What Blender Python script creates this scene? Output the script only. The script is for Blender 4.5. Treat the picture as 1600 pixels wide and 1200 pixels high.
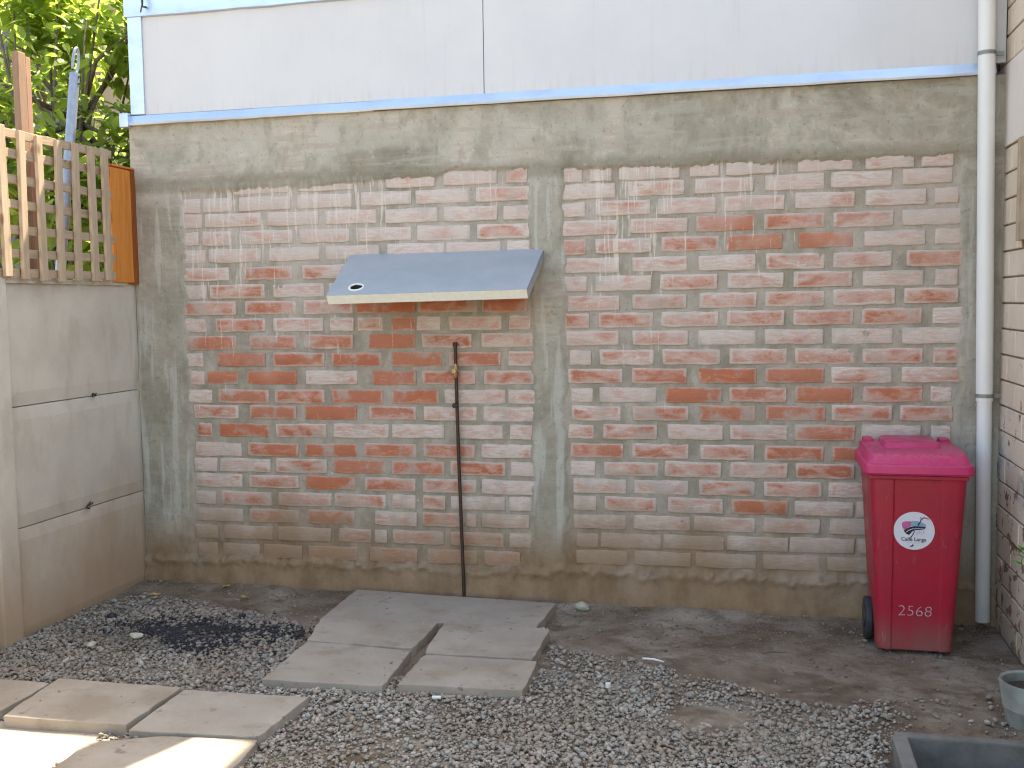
import bpy, bmesh, math, random
import numpy as np
from mathutils import Vector, Matrix

for o in list(bpy.data.objects): bpy.data.objects.remove(o)
S = bpy.context.scene
COL = S.collection
R = math.radians
rng = random.Random(7)

# ------------------------------------------------------------------ camera
cam_d = bpy.data.cameras.new('camera'); cam = bpy.data.objects.new('camera', cam_d); COL.objects.link(cam)
cam_d.sensor_fit = 'HORIZONTAL'; cam_d.sensor_width = 36.0; cam_d.lens = 36.0 * 1615.0 / 1600.0
cam_d.clip_start = 0.05; cam_d.clip_end = 2000
cam.matrix_world = Matrix(((0.9735, -0.00495, 0.22865, 1.5252), (0.22832, 0.07931, -0.97035, -5.2739),
                           (-0.01333, 0.99684, 0.07834, 1.58), (0, 0, 0, 1)))
S.camera = cam

# ------------------------------------------------------------------ sky, sun, exposure
SUN_TO = Vector((0.345, 1.0, 1.80)).normalized()
W = bpy.data.worlds.new('World'); S.world = W; W.use_nodes = True
wn = W.node_tree.nodes; wn.clear()
sky = wn.new('ShaderNodeTexSky'); sky.sky_type = 'NISHITA'; sky.sun_disc = False
sky.sun_elevation = math.asin(SUN_TO.z); sky.sun_rotation = math.atan2(SUN_TO.x, SUN_TO.y)
sky.air_density = 1.0; sky.dust_density = 2.0; sky.ozone_density = 1.0
bg = wn.new('ShaderNodeBackground'); bg.inputs['Strength'].default_value = 0.15
wo = wn.new('ShaderNodeOutputWorld')
W.node_tree.links.new(sky.outputs[0], bg.inputs[0]); W.node_tree.links.new(bg.outputs[0], wo.inputs[0])
sd = bpy.data.lights.new('sun', 'SUN'); sd.energy = 5.0; sd.angle = R(0.53); sd.color = (1.0, 0.95, 0.87)
sun = bpy.data.objects.new('sun', sd); COL.objects.link(sun)
sun.rotation_euler = SUN_TO.to_track_quat('Z', 'Y').to_euler(); sun.location = (2, 6, 12)
S.view_settings.view_transform = 'Standard'; S.view_settings.look = 'None'; S.view_settings.gamma = 1.0
S.view_settings.use_curve_mapping = False
S.view_settings.exposure = 2.1
S.view_settings.use_white_balance = True
S.view_settings.white_balance_temperature = 7600; S.view_settings.white_balance_tint = 6
S.render.engine = 'CYCLES'
S.cycles.max_bounces = 5; S.cycles.diffuse_bounces = 3; S.cycles.glossy_bounces = 3; S.cycles.transmission_bounces = 3
S.cycles.filter_width = 1.2
S.cycles.use_adaptive_sampling = True; S.cycles.adaptive_threshold = 0.02

# ------------------------------------------------------------------ helpers: objects
def link(o, parent=None):
    COL.objects.link(o)
    if parent is not None: o.parent = parent
    return o
def tag(o, label=None, cat=None, group=None, kind=None):
    if label: o['label'] = label
    if cat: o['category'] = cat
    if group: o['group'] = group
    if kind: o['kind'] = kind
    return o
def empty(name, loc, label=None, cat=None, group=None):
    o = bpy.data.objects.new(name, None); o.empty_display_size = 0.1; link(o); o.location = loc
    return tag(o, label, cat, group)
def mesh(name, verts, faces, mat, parent=None, smooth=False, world=True):
    """verts are world coordinates; children of a moved empty are shifted to its local frame"""
    me = bpy.data.meshes.new(name)
    off = Vector((0, 0, 0))
    if parent is not None and world:
        p = parent
        while p is not None: off = off + p.location; p = p.parent
    vs = [(v[0] - off.x, v[1] - off.y, v[2] - off.z) for v in verts]
    me.from_pydata(vs, [], faces); me.update()
    if smooth: me.polygons.foreach_set('use_smooth', [True] * len(me.polygons))
    if mat is not None: me.materials.append(mat)
    return link(bpy.data.objects.new(name, me), parent)
def add_box(V, F, x0, x1, y0, y1, z0, z1):
    b = len(V)
    V += [(x0, y0, z0), (x1, y0, z0), (x1, y1, z0), (x0, y1, z0), (x0, y0, z1), (x1, y0, z1), (x1, y1, z1), (x0, y1, z1)]
    F += [tuple(b + i for i in f) for f in ((0, 3, 2, 1), (4, 5, 6, 7), (0, 1, 5, 4), (1, 2, 6, 5), (2, 3, 7, 6), (3, 0, 4, 7))]
def bevel_mesh(o, w=0.003, seg=2):
    bm = bmesh.new(); bm.from_mesh(o.data)
    bmesh.ops.bevel(bm, geom=list(bm.edges), offset=w, segments=seg, affect='EDGES', profile=0.6, clamp_overlap=True)
    bm.to_mesh(o.data); bm.free()
    return o
def box(name, x0, x1, y0, y1, z0, z1, mat, parent=None, bev=0.0, jit=0.0):
    V, F = [], []; add_box(V, F, x0, x1, y0, y1, z0, z1)
    if jit: V = [(a + rng.uniform(-jit, jit), b + rng.uniform(-jit, jit), c + rng.uniform(-jit, jit)) for a, b, c in V]
    o = mesh(name, V, F, mat, parent)
    if bev: bevel_mesh(o, bev)
    return o
def prism(name, poly, z0, z1, mat, parent=None, bev=0.0):
    n = len(poly)
    V = [(x, y, z0) for x, y in poly] + [(x, y, z1) for x, y in poly]
    F = [tuple(range(n - 1, -1, -1)), tuple(range(n, 2 * n))] + [(i, (i + 1) % n, n + (i + 1) % n, n + i) for i in range(n)]
    o = mesh(name, V, F, mat, parent)
    bm = bmesh.new(); bm.from_mesh(o.data); bmesh.ops.recalc_face_normals(bm, faces=bm.faces); bm.to_mesh(o.data); bm.free()
    if bev: bevel_mesh(o, bev)
    return o
def add_tube(V, F, pts, rad, n=10, cap=True):
    pts = [Vector(p) for p in pts]
    if not hasattr(rad, '__len__'): rad = [rad] * len(pts)
    b0 = len(V); prev = None
    for i, p in enumerate(pts):
        t = (pts[min(i + 1, len(pts) - 1)] - pts[max(i - 1, 0)]).normalized()
        if prev is None: u = t.orthogonal().normalized()
        else: u = (prev - t * prev.dot(t)).normalized()
        prev = u; w = t.cross(u)
        for k in range(n):
            a = 2 * math.pi * k / n
            V.append(tuple(p + (u * math.cos(a) + w * math.sin(a)) * rad[i]))
    for i in range(len(pts) - 1):
        for k in range(n):
            a = b0 + i * n + k; c = b0 + i * n + (k + 1) % n
            F.append((a, c, c + n, a + n))
    if cap:
        F.append(tuple(b0 + k for k in range(n - 1, -1, -1))); e = b0 + (len(pts) - 1) * n
        F.append(tuple(e + k for k in range(n)))
def tube(name, pts, rad, mat, parent=None, n=10, smooth=True):
    V, F = [], []; add_tube(V, F, pts, rad, n)
    o = mesh(name, V, F, mat, parent, smooth=smooth)
    if smooth: auto_smooth(o)
    return o
def auto_smooth(o, ang=40):
    me = o.data; me.polygons.foreach_set('use_smooth', [True] * len(me.polygons))
    bm = bmesh.new(); bm.from_mesh(me)
    for e in bm.edges: e.smooth = not (len(e.link_faces) == 2 and e.calc_face_angle(0) > R(ang))
    bm.to_mesh(me); bm.free()
def loft(name, rings, mat, parent=None, cap0=True, cap1=True, ang=35):
    n = len(rings[0]); V = [p for r in rings for p in r]; F = []
    for i in range(len(rings) - 1):
        for k in range(n):
            a = i * n + k; c = i * n + (k + 1) % n
            F.append((a, c, c + n, a + n))
    if cap0: F.append(tuple(range(n - 1, -1, -1)))
    if cap1: F.append(tuple((len(rings) - 1) * n + k for k in range(n)))
    o = mesh(name, V, F, mat, parent); auto_smooth(o, ang)
    return o

# ------------------------------------------------------------------ helpers: numpy value noise
_pr = np.random.RandomState(11); _perm = _pr.permutation(4096); _val = _pr.rand(4096) * 2 - 1
def _h(ix, iy): return _val[(_perm[(ix & 4095)] + iy * 131) & 4095]
def vnoise(x, y):
    x = np.asarray(x, float); y = np.asarray(y, float) + 0 * x
    x = x + 0 * y
    ix = np.floor(x).astype(int); iy = np.floor(y).astype(int); fx = x - ix; fy = y - iy
    fx = fx * fx * (3 - 2 * fx); fy = fy * fy * (3 - 2 * fy)
    a = _h(ix, iy); b = _h(ix + 1, iy); c = _h(ix, iy + 1); d = _h(ix + 1, iy + 1)
    return (a * (1 - fx) + b * fx) * (1 - fy) + (c * (1 - fx) + d * fx) * fy
def fbm(x, y, o=4):
    s = 0; a = 1.0; t = 0
    for i in range(o):
        s = s + a * vnoise(x * 2 ** i + 17.3 * i, y * 2 ** i - 9.1 * i); t += a; a *= 0.55
    return s / t
def sstep(a, b, x):
    t = np.clip((x - a) / (b - a), 0, 1); return t * t * (3 - 2 * t)

# ------------------------------------------------------------------ helpers: shader nodes
class G:
    def __init__(s, name):
        s.m = bpy.data.materials.new(name); s.m.use_nodes = True
        s.t = s.m.node_tree; s.t.nodes.clear()
        s.out = s.t.nodes.new('ShaderNodeOutputMaterial'); s._geo = None
    def n(s, typ, ins=None, **props):
        nd = s.t.nodes.new(typ)
        for k, v in props.items(): setattr(nd, k, v)
        for k, v in (ins or {}).items(): s.put(nd.inputs[k], v)
        return nd
    def put(s, sock, v):
        if isinstance(v, bpy.types.NodeSocket): s.t.links.new(v, sock)
        else:
            if hasattr(sock.default_value, '__len__') and hasattr(v, '__len__') and len(sock.default_value) == 4 and len(v) == 3: v = (*v, 1)
            sock.default_value = v
    def pos(s):
        if s._geo is None: s._geo = s.n('ShaderNodeNewGeometry')
        return s._geo.outputs['Position']
    def objco(s): return s.n('ShaderNodeTexCoord').outputs['Object']
    def gen(s): return s.n('ShaderNodeTexCoord').outputs['Generated']
    def mul(s, vec, k): return s.n('ShaderNodeVectorMath', {0: vec, 1: k}, operation='MULTIPLY').outputs[0]
    def addv(s, vec, k): return s.n('ShaderNodeVectorMath', {0: vec, 1: k}, operation='ADD').outputs[0]
    def sep(s, vec): return s.n('ShaderNodeSeparateXYZ', {0: vec}).outputs
    def comb(s, x, y, z): return s.n('ShaderNodeCombineXYZ', {0: x, 1: y, 2: z}).outputs[0]
    def noise(s, vec, scale, detail=4, rough=0.55, dist=0.0):
        return s.n('ShaderNodeTexNoise', {'Vector': vec, 'Scale': scale, 'Detail': detail, 'Roughness': rough, 'Distortion': dist}).outputs['Fac']
    def noise1(s, x, scale, detail=2, rough=0.6):
        return s.n('ShaderNodeTexNoise', {'W': x, 'Scale': scale, 'Detail': detail, 'Roughness': rough}, noise_dimensions='1D').outputs['Fac']
    def vor(s, vec, scale, feature='F1'):
        return s.n('ShaderNodeTexVoronoi', {'Vector': vec, 'Scale': scale}, feature=feature)
    def math(s, op, a, b=0.0, clamp=False):
        return s.n('ShaderNodeMath', {0: a, 1: b}, operation=op, use_clamp=clamp).outputs[0]
    def rng(s, v, a, b, c=0.0, d=1.0, smooth=True):
        nd = s.n('ShaderNodeMapRange', {'Value': v, 'From Min': a, 'From Max': b, 'To Min': c, 'To Max': d})
        nd.interpolation_type = 'SMOOTHSTEP' if smooth else 'LINEAR'
        return nd.outputs[0]
    def ramp(s, fac, stops):
        nd = s.n('ShaderNodeValToRGB', {0: fac}); e = nd.color_ramp.elements
        while len(e) < len(stops): e.new(0.5)
        for el, (p, c) in zip(e, stops): el.position = p; el.color = (*c, 1)
        return nd.outputs[0]
    def mix(s, f, a, b, mode='MIX'):
        nd = s.n('ShaderNodeMix', data_type='RGBA', blend_type=mode)
        s.put(nd.inputs[0], f); s.put(nd.inputs[6], a); s.put(nd.inputs[7], b)
        return nd.outputs[2]
    def bump(s, h, strength=0.3, dist=0.01, normal=None):
        nd = s.n('ShaderNodeBump', {'Height': h, 'Strength': strength, 'Distance': dist})
        if normal is not None: s.put(nd.inputs['Normal'], normal)
        return nd.outputs[0]
    def bsdf(s, col, rough=0.8, metal=0.0, spec=0.3, normal=None, **extra):
        b = s.n('ShaderNodeBsdfPrincipled', {'Base Color': col, 'Roughness': rough, 'Metallic': metal, 'Specular IOR Level': spec})
        if normal is not None: s.put(b.inputs['Normal'], normal)
        for k, v in extra.items(): s.put(b.inputs[k.replace('_', ' ')], v)
        s.t.links.new(b.outputs[0], s.out.inputs[0]); return s.m

def simple(name, c0, c1, scale=20, rough=0.7, metal=0.0, spec=0.3, bump=0.15, bs=120, **extra):
    g = G(name); p = g.objco(); f = g.noise(p, scale, 5, 0.6)
    return g.bsdf(g.mix(g.rng(f, 0.3, 0.7), c0, c1), rough, metal, spec, g.bump(g.noise(p, bs, 3), bump, 0.004), **extra)

# ------------------------------------------------------------------ materials
MUD = (0.235, 0.165, 0.115)
def mud_mask(g, p, xyz, lo=0.03, hi=0.50, k=1.0):
    # soil splashed up from the ground: ragged upper limit, tongues of different height
    a = g.noise(g.mul(p, (1, 1, 0.6)), 2.6, 4, 0.65)
    z = g.math('ADD', xyz[2], g.math('MULTIPLY', g.math('SUBTRACT', a, 0.5), -0.8))
    return g.math('MULTIPLY', g.rng(z, hi, lo), k)
def drip_mask(g, p, xyz, brk):
    # lime runs from the beam: a streak field stretched downwards, thinning out with depth, strong in some zones only
    wob = g.noise(g.mul(p, (1.0, 0.0, 0.6)), 6, 2, 0.7)
    x = g.math('ADD', xyz[0], g.math('MULTIPLY', g.math('SUBTRACT', wob, 0.5), 0.03))
    s = g.noise(g.comb(x, 0.0, g.math('MULTIPLY', xyz[2], 0.055)), 46, 3, 0.72)
    u = g.rng(xyz[0], -1.65, 2.5, 0.0, 1.0, False)
    zone = g.n('ShaderNodeValToRGB', {0: u}); e = zone.color_ramp.elements; zone.color_ramp.interpolation = 'EASE'
    st = [(0.0, .85), (.06, 1.0), (.16, .75), (.25, .9), (.33, .55), (.46, .25), (.55, .15), (.575, 1.0), (.65, .95), (.69, .45), (.73, .8), (.80, .6), (.84, .2), (1.0, .0)]
    while len(e) < len(st): e.new(.5)
    for el, (q, v) in zip(e, st): el.position = q; el.color = (v, v, v, 1)
    z = g.math('SUBTRACT', 2.255, xyz[2])
    thr = g.math('ADD', g.math('ADD', 0.500, g.math('MULTIPLY', z, 0.125)), g.math('MULTIPLY', g.math('SUBTRACT', 1.0, zone.outputs[0]), 0.15))
    d = g.math('SUBTRACT', g.math('ADD', s, g.math('MULTIPLY', g.math('SUBTRACT', brk, 0.5), 0.14)), thr)
    return g.math('MULTIPLY', g.rng(d, 0.0, 0.05), g.rng(z, -0.02, 0.0))
def lime_haze(g, p, xyz):
    # broad dusty bloom of lime over bricks and joints alike, heaviest near the top and in the upper corner
    a = g.noise(p, 1.9, 4, 0.65)
    t = g.math('ADD', a, g.math('ADD', g.rng(xyz[2], 1.2, 2.25, -0.12, 0.06, False), g.rng(xyz[0], -0.2, -1.6, 0.0, 0.07, False)))
    return g.rng(t, 0.43, 0.68, 0.0, 0.58)

def make_brick():
    g = G('whitewashed_brick'); p = g.pos(); xyz = g.sep(p)
    oi = g.n('ShaderNodeObjectInfo'); oc = g.n('ShaderNodeSeparateColor', {0: oi.outputs['Color']}).outputs
    rnd = oi.outputs['Random']
    q = g.addv(p, g.comb(g.math('MULTIPLY', rnd, 37.0), 0.0, g.math('MULTIPLY', rnd, 91.0)))
    n1 = g.noise(g.mul(q, (1.0, 1.0, 2.2)), 6.5, 3, 0.6, 0.5)
    n2 = g.noise(g.mul(q, (0.7, 1.0, 4.5)), 24, 3, 0.65)
    n3 = g.noise(q, 85, 3, 0.65)
    s = g.math('ADD', g.math('MULTIPLY', n1, 0.58), g.math('ADD', g.math('MULTIPLY', n2, 0.30), g.math('MULTIPLY', n3, 0.12)))
    ge = g.sep(g.gen())
    ex = g.math('MINIMUM', ge[0], g.math('SUBTRACT', 1.0, ge[0])); ez = g.math('MINIMUM', ge[2], g.math('SUBTRACT', 1.0, ge[2]))
    rim = g.math('MAXIMUM', g.rng(ex, 0.09, 0.01), g.rng(ez, 0.24, 0.03))      # old mortar left on the brick edges
    rim = g.math('MULTIPLY', rim, g.rng(n1, 0.30, 0.60, 0.25, 1.0))
    e = g.math('SUBTRACT', oc[0], g.math('MULTIPLY', rim, 0.50))
    thr = g.rng(e, 0.0, 1.0, 0.66, 0.30, False)
    d = g.math('SUBTRACT', s, thr)
    bare = g.mix(g.rng(n1, 0.38, 0.62), (0.52, 0.158, 0.070), (0.44, 0.138, 0.072))
    bare = g.mix(g.math('MULTIPLY', oc[1], 0.7), bare, (0.48, 0.205, 0.13))
    bare = g.mix(g.rng(n3, 0.52, 0.68, 0.0, 0.55), bare, (0.40, 0.13, 0.075))
    pink = g.mix(g.rng(n2, 0.38, 0.62), (0.545, 0.295, 0.225), (0.55, 0.375, 0.305))
    white = g.mix(g.rng(n2, 0.38, 0.62), (0.65, 0.55, 0.49), (0.57, 0.465, 0.40))
    white = g.mix(g.math('MULTIPLY', oc[2], 0.7), white, (0.58, 0.455, 0.39))
    c = g.mix(g.rng(d, -0.14, 0.00), white, pink)
    c = g.mix(g.rng(d, -0.02, 0.11, 0.0, 0.93), c, bare)
    # grey cement wiped over the face when the joints were filled
    sm = g.noise(p, 5.5, 4, 0.65)
    smz = g.rng(xyz[2], 1.1, 0.3, 0.0, 0.05, False)
    sme = g.math('ADD', g.math('ADD', sm, smz), g.math('MULTIPLY', rim, 0.09))
    c = g.mix(g.rng(sme, 0.53, 0.67, 0.0, 0.70), c, g.mix(n2, (0.40, 0.355, 0.30), (0.49, 0.435, 0.375)))
    c = g.mix(lime_haze(g, p, xyz), c, (0.56, 0.475, 0.42))
    c = g.mix(g.math('MULTIPLY', drip_mask(g, p, xyz, n2), 0.8), c, (0.66, 0.59, 0.51))
    c = g.mix(mud_mask(g, p, xyz, 0.13, 0.66, 0.90), c, g.mix(n2, (0.36, 0.245, 0.155), (0.29, 0.19, 0.115)))
    h = g.math('ADD', g.math('MULTIPLY', n2, 0.9), n3)
    return g.bsdf(c, 0.92, 0, 0.12, g.bump(h, 0.55, 0.006))

def make_plaster():
    g = G('cement_render'); p = g.pos(); xyz = g.sep(p)
    fr = g.n('ShaderNodeAttribute', attribute_name='frame').outputs['Fac']
    a = g.noise(p, 1.7, 5, 0.68, 0.8); b = g.noise(g.mul(p, (1.4, 1, 0.8)), 6.5, 5, 0.66); c3 = g.noise(p, 42, 4, 0.68)
    st = g.noise(g.mul(p, (6.0, 1, 0.6)), 2.6, 3, 0.6); hz = g.noise(g.mul(p, (0.6, 1, 6.0)), 3.2, 4, 0.62)
    pl = g.ramp(a, [(0.36, (0.255, 0.225, 0.17)), (0.46, (0.365, 0.33, 0.26)), (0.54, (0.455, 0.412, 0.335)), (0.63, (0.55, 0.505, 0.425))])
    bd = g.math('MULTIPLY', g.math('MULTIPLY', g.rng(xyz[0], -1.515, -1.505), g.rng(xyz[0], 1.135, 1.125)), g.rng(g.math('ADD', xyz[2], g.math('MULTIPLY', b, 0.12)), 2.44, 2.48))
    pl = g.mix(g.math('MULTIPLY', bd, 0.42), pl, (0.50, 0.455, 0.375))       # paler band left by the form boards
    pl = g.mix(g.rng(b, 0.49, 0.64, 0, 0.55), pl, (0.29, 0.263, 0.20))
    pl = g.mix(g.rng(b, 0.46, 0.34, 0, 0.6), pl, (0.50, 0.465, 0.39))
    pl = g.mix(g.rng(hz, 0.50, 0.64, 0, 0.5), pl, (0.45, 0.425, 0.355))
    pl = g.mix(g.rng(g.math('MULTIPLY', a, hz), 0.27, 0.34, 0, 0.35), pl, (0.38, 0.255, 0.19))
    colm = g.math('MULTIPLY', g.rng(xyz[2], 2.30, 2.15), g.rng(xyz[2], 0.15, 0.4))
    pl = g.mix(g.math('MULTIPLY', colm, 0.35), pl, (0.265, 0.245, 0.19))    # columns: greener, with pale runs
    pl = g.mix(g.math('MULTIPLY', colm, g.rng(st, 0.50, 0.62, 0, 0.65)), pl, (0.50, 0.48, 0.42))
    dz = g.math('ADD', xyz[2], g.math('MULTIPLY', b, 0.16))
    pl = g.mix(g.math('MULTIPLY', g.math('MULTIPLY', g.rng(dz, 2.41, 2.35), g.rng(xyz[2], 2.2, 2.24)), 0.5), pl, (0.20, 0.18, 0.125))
    mo = g.ramp(b, [(0.36, (0.275, 0.24, 0.182)), (0.5, (0.335, 0.295, 0.232)), (0.63, (0.43, 0.38, 0.312))])
    mo = g.mix(g.rng(a, 0.48, 0.62, 0, 0.6), mo, (0.44, 0.375, 0.315))
    mo = g.mix(g.rng(st, 0.53, 0.66, 0, 0.3), mo, (0.32, 0.315, 0.24))
    mo = g.mix(lime_haze(g, p, xyz), mo, (0.53, 0.455, 0.40))
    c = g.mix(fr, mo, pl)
    c = g.mix(g.rng(c3, 0.57, 0.72, 0, 0.5), c, (0.17, 0.155, 0.115))
    c = g.mix(g.rng(c3, 0.36, 0.28, 0, 0.6), c, (0.57, 0.54, 0.47))
    c = g.mix(g.math('MULTIPLY', drip_mask(g, p, xyz, b), g.math('SUBTRACT', 0.85, g.math('MULTIPLY', fr, 0.7))), c, (0.64, 0.56, 0.48))
    c = g.mix(mud_mask(g, p, xyz, 0.06, 0.62, 0.95), c, g.ramp(b, [(0.35, (0.205, 0.122, 0.066)), (0.65, (0.31, 0.198, 0.115))]))
    h = g.math('ADD', b, g.math('MULTIPLY', c3, 0.8))
    return g.bsdf(c, 0.92, 0, 0.12, g.bump(h, 0.6, 0.008))

def make_pcast():
    g = G('precast_concrete'); p = g.pos(); xyz = g.sep(p)
    a = g.noise(p, 2.0, 5, 0.6); b = g.noise(g.mul(p, (1, 1, 0.35)), 9, 4, 0.6); f = g.noise(p, 70, 4, 0.6)
    c = g.ramp(a, [(0.36, (0.52, 0.465, 0.385)), (0.5, (0.59, 0.53, 0.44)), (0.65, (0.64, 0.58, 0.49))])
    c = g.mix(g.rng(b, 0.50, 0.70, 0, 0.35), c, (0.40, 0.33, 0.25))
    c = g.mix(g.rng(f, 0.66, 0.78, 0, 0.5), c, (0.20, 0.18, 0.145))
    c = g.mix(mud_mask(g, p, xyz, 0.0, 0.85, 0.9), c, g.mix(b, (0.36, 0.215, 0.12), (0.46, 0.31, 0.20)))
    return g.bsdf(c, 0.9, 0, 0.15, g.bump(g.math('ADD', f, g.math('MULTIPLY', b, 0.8)), 0.35, 0.005))

def make_slab():
    g = G('paving_concrete'); p = g.pos()
    rnd = g.n('ShaderNodeObjectInfo').outputs['Random']
    q = g.addv(p, g.comb(g.math('MULTIPLY', rnd, 50.0), 0.0, 0.0))
    a = g.noise(q, 3.0, 6, 0.62); b = g.noise(g.mul(q, (1, 1.4, 1)), 5, 5, 0.66); f = g.noise(q, 120, 4, 0.6)
    c = g.ramp(a, [(0.36, (0.285, 0.23, 0.172)), (0.5, (0.34, 0.284, 0.222)), (0.65, (0.39, 0.335, 0.27))])
    c = g.mix(g.math('MULTIPLY', rnd, 0.4), c, (0.34, 0.305, 0.26))
    c = g.mix(g.rng(b, 0.53, 0.68, 0, 0.55), c, (0.24, 0.185, 0.13))
    c = g.mix(g.rng(g.noise(q, 17, 4), 0.62, 0.74, 0, 0.7), c, (0.15, 0.13, 0.105))
    c = g.mix(g.rng(f, 0.6, 0.78, 0, 0.5), c, (0.17, 0.15, 0.13))
    return g.bsdf(c, 0.9, 0, 0.2, g.bump(g.math('ADD', f, g.math('MULTIPLY', b, 1.2)), 0.4, 0.004))

def make_dirt():
    g = G('packed_earth'); p = g.pos()
    a = g.noise(p, 2.4, 5, 0.66, 0.3); b = g.noise(g.mul(p, (0.8, 1.1, 1)), 8, 5, 0.68); f = g.noise(p, 90, 4, 0.68)
    c = g.ramp(a, [(0.36, (0.145, 0.103, 0.07)), (0.46, (0.205, 0.153, 0.108)), (0.55, (0.255, 0.20, 0.148)), (0.66, (0.34, 0.285, 0.225))])
    c = g.mix(g.rng(b, 0.50, 0.64, 0, 0.75), c, (0.135, 0.098, 0.068))
    c = g.mix(g.rng(b, 0.42, 0.28, 0, 0.6), c, (0.31, 0.285, 0.25))
    c = g.mix(g.rng(f, 0.58, 0.72, 0, 0.6), c, (0.10, 0.08, 0.065))
    return g.bsdf(c, 0.95, 0, 0.1, g.bump(g.math('ADD', f, g.math('MULTIPLY', g.noise(p, 30, 4), 1.5)), 0.7, 0.01))

def make_gravel():
    g = G('gravel_stone'); p = g.pos()
    col = g.n('ShaderNodeAttribute', attribute_name='tint').outputs['Color']
    f = g.noise(p, 220, 3, 0.6)
    c = g.mix(g.rng(f, 0.3, 0.7), g.mix(0.3, col, (0.10, 0.09, 0.08)), col)
    d = g.noise(p, 1.6, 4, 0.65)
    c = g.mix(g.rng(d, 0.44, 0.64, 0.15, 0.7), c, (0.29, 0.225, 0.165))
    return g.bsdf(c, 0.85, 0, 0.25, g.bump(f, 0.3, 0.003))

def make_wood(name, c0, c1, dark, axis=2):
    g = G(name); p = g.objco(); rnd = g.n('ShaderNodeObjectInfo').outputs['Random']
    q = g.addv(p, g.comb(g.math('MULTIPLY', rnd, 13.0), g.math('MULTIPLY', rnd, 7.0), 0.0))
    sc = [14, 14, 14]; sc[axis] = 0.9
    a = g.noise(g.mul(q, tuple(sc)), 3.0, 5, 0.6, 1.2); b = g.noise(q, 4, 4, 0.6)
    c = g.mix(g.rng(a, 0.35, 0.68), c0, c1)
    c = g.mix(g.rng(b, 0.55, 0.75, 0, 0.5), c, dark)
    kn = g.vor(g.mul(q, (6, 6, 3)), 1.0).outputs['Distance']
    c = g.mix(g.rng(kn, 0.13, 0.05, 0, 0.8), c, (0.16, 0.08, 0.035))
    return g.bsdf(c, 0.75, 0, 0.25, g.bump(a, 0.35, 0.004))

def make_zinc(name, col, rough, metal):
    g = G(name); p = g.pos()
    a = g.noise(g.mul(p, (1.2, 1, 3)), 3, 4, 0.6); f = g.noise(p, 30, 4, 0.6)
    c = g.mix(g.rng(a, 0.35, 0.7), col, tuple(x * 0.88 for x in col))
    c = g.mix(g.rng(f, 0.68, 0.78, 0, 0.5), c, (0.7, 0.72, 0.74))
    r = g.rng(a, 0.3, 0.7, rough - 0.06, rough + 0.08)
    return g.bsdf(c, r, metal, 0.5, g.bump(g.math('ADD', a, g.math('MULTIPLY', f, 0.1)), 0.12, 0.02))

def make_panel():
    g = G('white_panel_paint'); p = g.pos(); xyz = g.sep(p)
    rib = g.math('SINE', g.math('MULTIPLY', xyz[0], 125.0))
    a = g.noise(p, 2.0, 4, 0.55); sp = g.noise(p, 24, 3, 0.5)
    c = g.mix(g.rng(a, 0.3, 0.7), (0.645, 0.635, 0.63), (0.605, 0.595, 0.595))
    c = g.mix(g.rng(sp, 0.735, 0.76, 0, 0.4), c, (0.42, 0.35, 0.27))
    st = g.noise(g.mul(p, (9.0, 1, 0.5)), 3.0, 4, 0.6)
    c = g.mix(g.rng(g.math('ADD', st, g.rng(xyz[2], 2.78, 2.66, 0.0, 0.12)), 0.56, 0.76, 0, 0.2), c, (0.46, 0.43, 0.39))
    return g.bsdf(c, 0.45, 0, 0.4, g.bump(rib, 0.06, 0.002))

def make_plastic(name, col, col2, rough):
    g = G(name); p = g.objco()
    a = g.noise(p, 5, 5, 0.6); f = g.noise(p, 60, 4, 0.6); sc = g.noise(g.mul(p, (1, 1, 12)), 30, 3, 0.6)
    c = g.mix(g.rng(a, 0.35, 0.7), col, col2)
    z = g.sep(g.pos())[2]
    c = g.mix(g.math('MULTIPLY', g.rng(z, 0.22, 0.0), g.rng(a, 0.3, 0.6, 0.15, 0.6)), c, (0.22, 0.14, 0.11))
    c = g.mix(g.rng(sc, 0.66, 0.80, 0, 0.25), c, (0.55, 0.3, 0.32))
    sf = g.noise(g.mul(p, (6, 6, 1)), 9, 4, 0.7)
    c = g.mix(g.math('MULTIPLY', g.rng(sf, 0.60, 0.70, 0, 0.35), g.rng(a, 0.45, 0.6)), c, (0.50, 0.26, 0.27))
    up = g.sep(g.n('ShaderNodeNewGeometry').outputs['Normal'])[2]
    c = g.mix(g.math('MULTIPLY', g.rng(up, 0.4, 0.95), g.rng(f, 0.40, 0.62, 0.03, 0.22)), c, (0.50, 0.30, 0.36))
    r = g.rng(a, 0.3, 0.7, rough - 0.06, rough + 0.14)
    return g.bsdf(c, r, 0, 0.5, g.bump(g.math('ADD', f, g.math('MULTIPLY', a, 3.0)), 0.07, 0.006))

def make_leaf():
    g = G('citrus_leaf'); rnd = g.n('ShaderNodeAttribute', attribute_name='tint').outputs['Fac']
    oi = g.n('ShaderNodeObjectInfo').outputs['Random']
    t = g.math('FRACT', g.math('ADD', g.math('MULTIPLY', rnd, 3.7), oi))
    c = g.ramp(t, [(0.0, (0.06, 0.125, 0.02)), (0.4, (0.11, 0.20, 0.03)), (0.75, (0.17, 0.255, 0.05)), (1.0, (0.27, 0.31, 0.09))])
    tr = g.mix(0.5, c, (0.70, 0.85, 0.14))
    b = g.n('ShaderNodeBsdfPrincipled', {'Base Color': c, 'Roughness': 0.38, 'Specular IOR Level': 0.5})
    tl = g.n('ShaderNodeBsdfTranslucent', {'Color': tr})
    mx = g.n('ShaderNodeMixShader', {0: 0.56, 1: b.outputs[0], 2: tl.outputs[0]})
    g.t.links.new(mx.outputs[0], g.out.inputs[0]); return g.m

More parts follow.
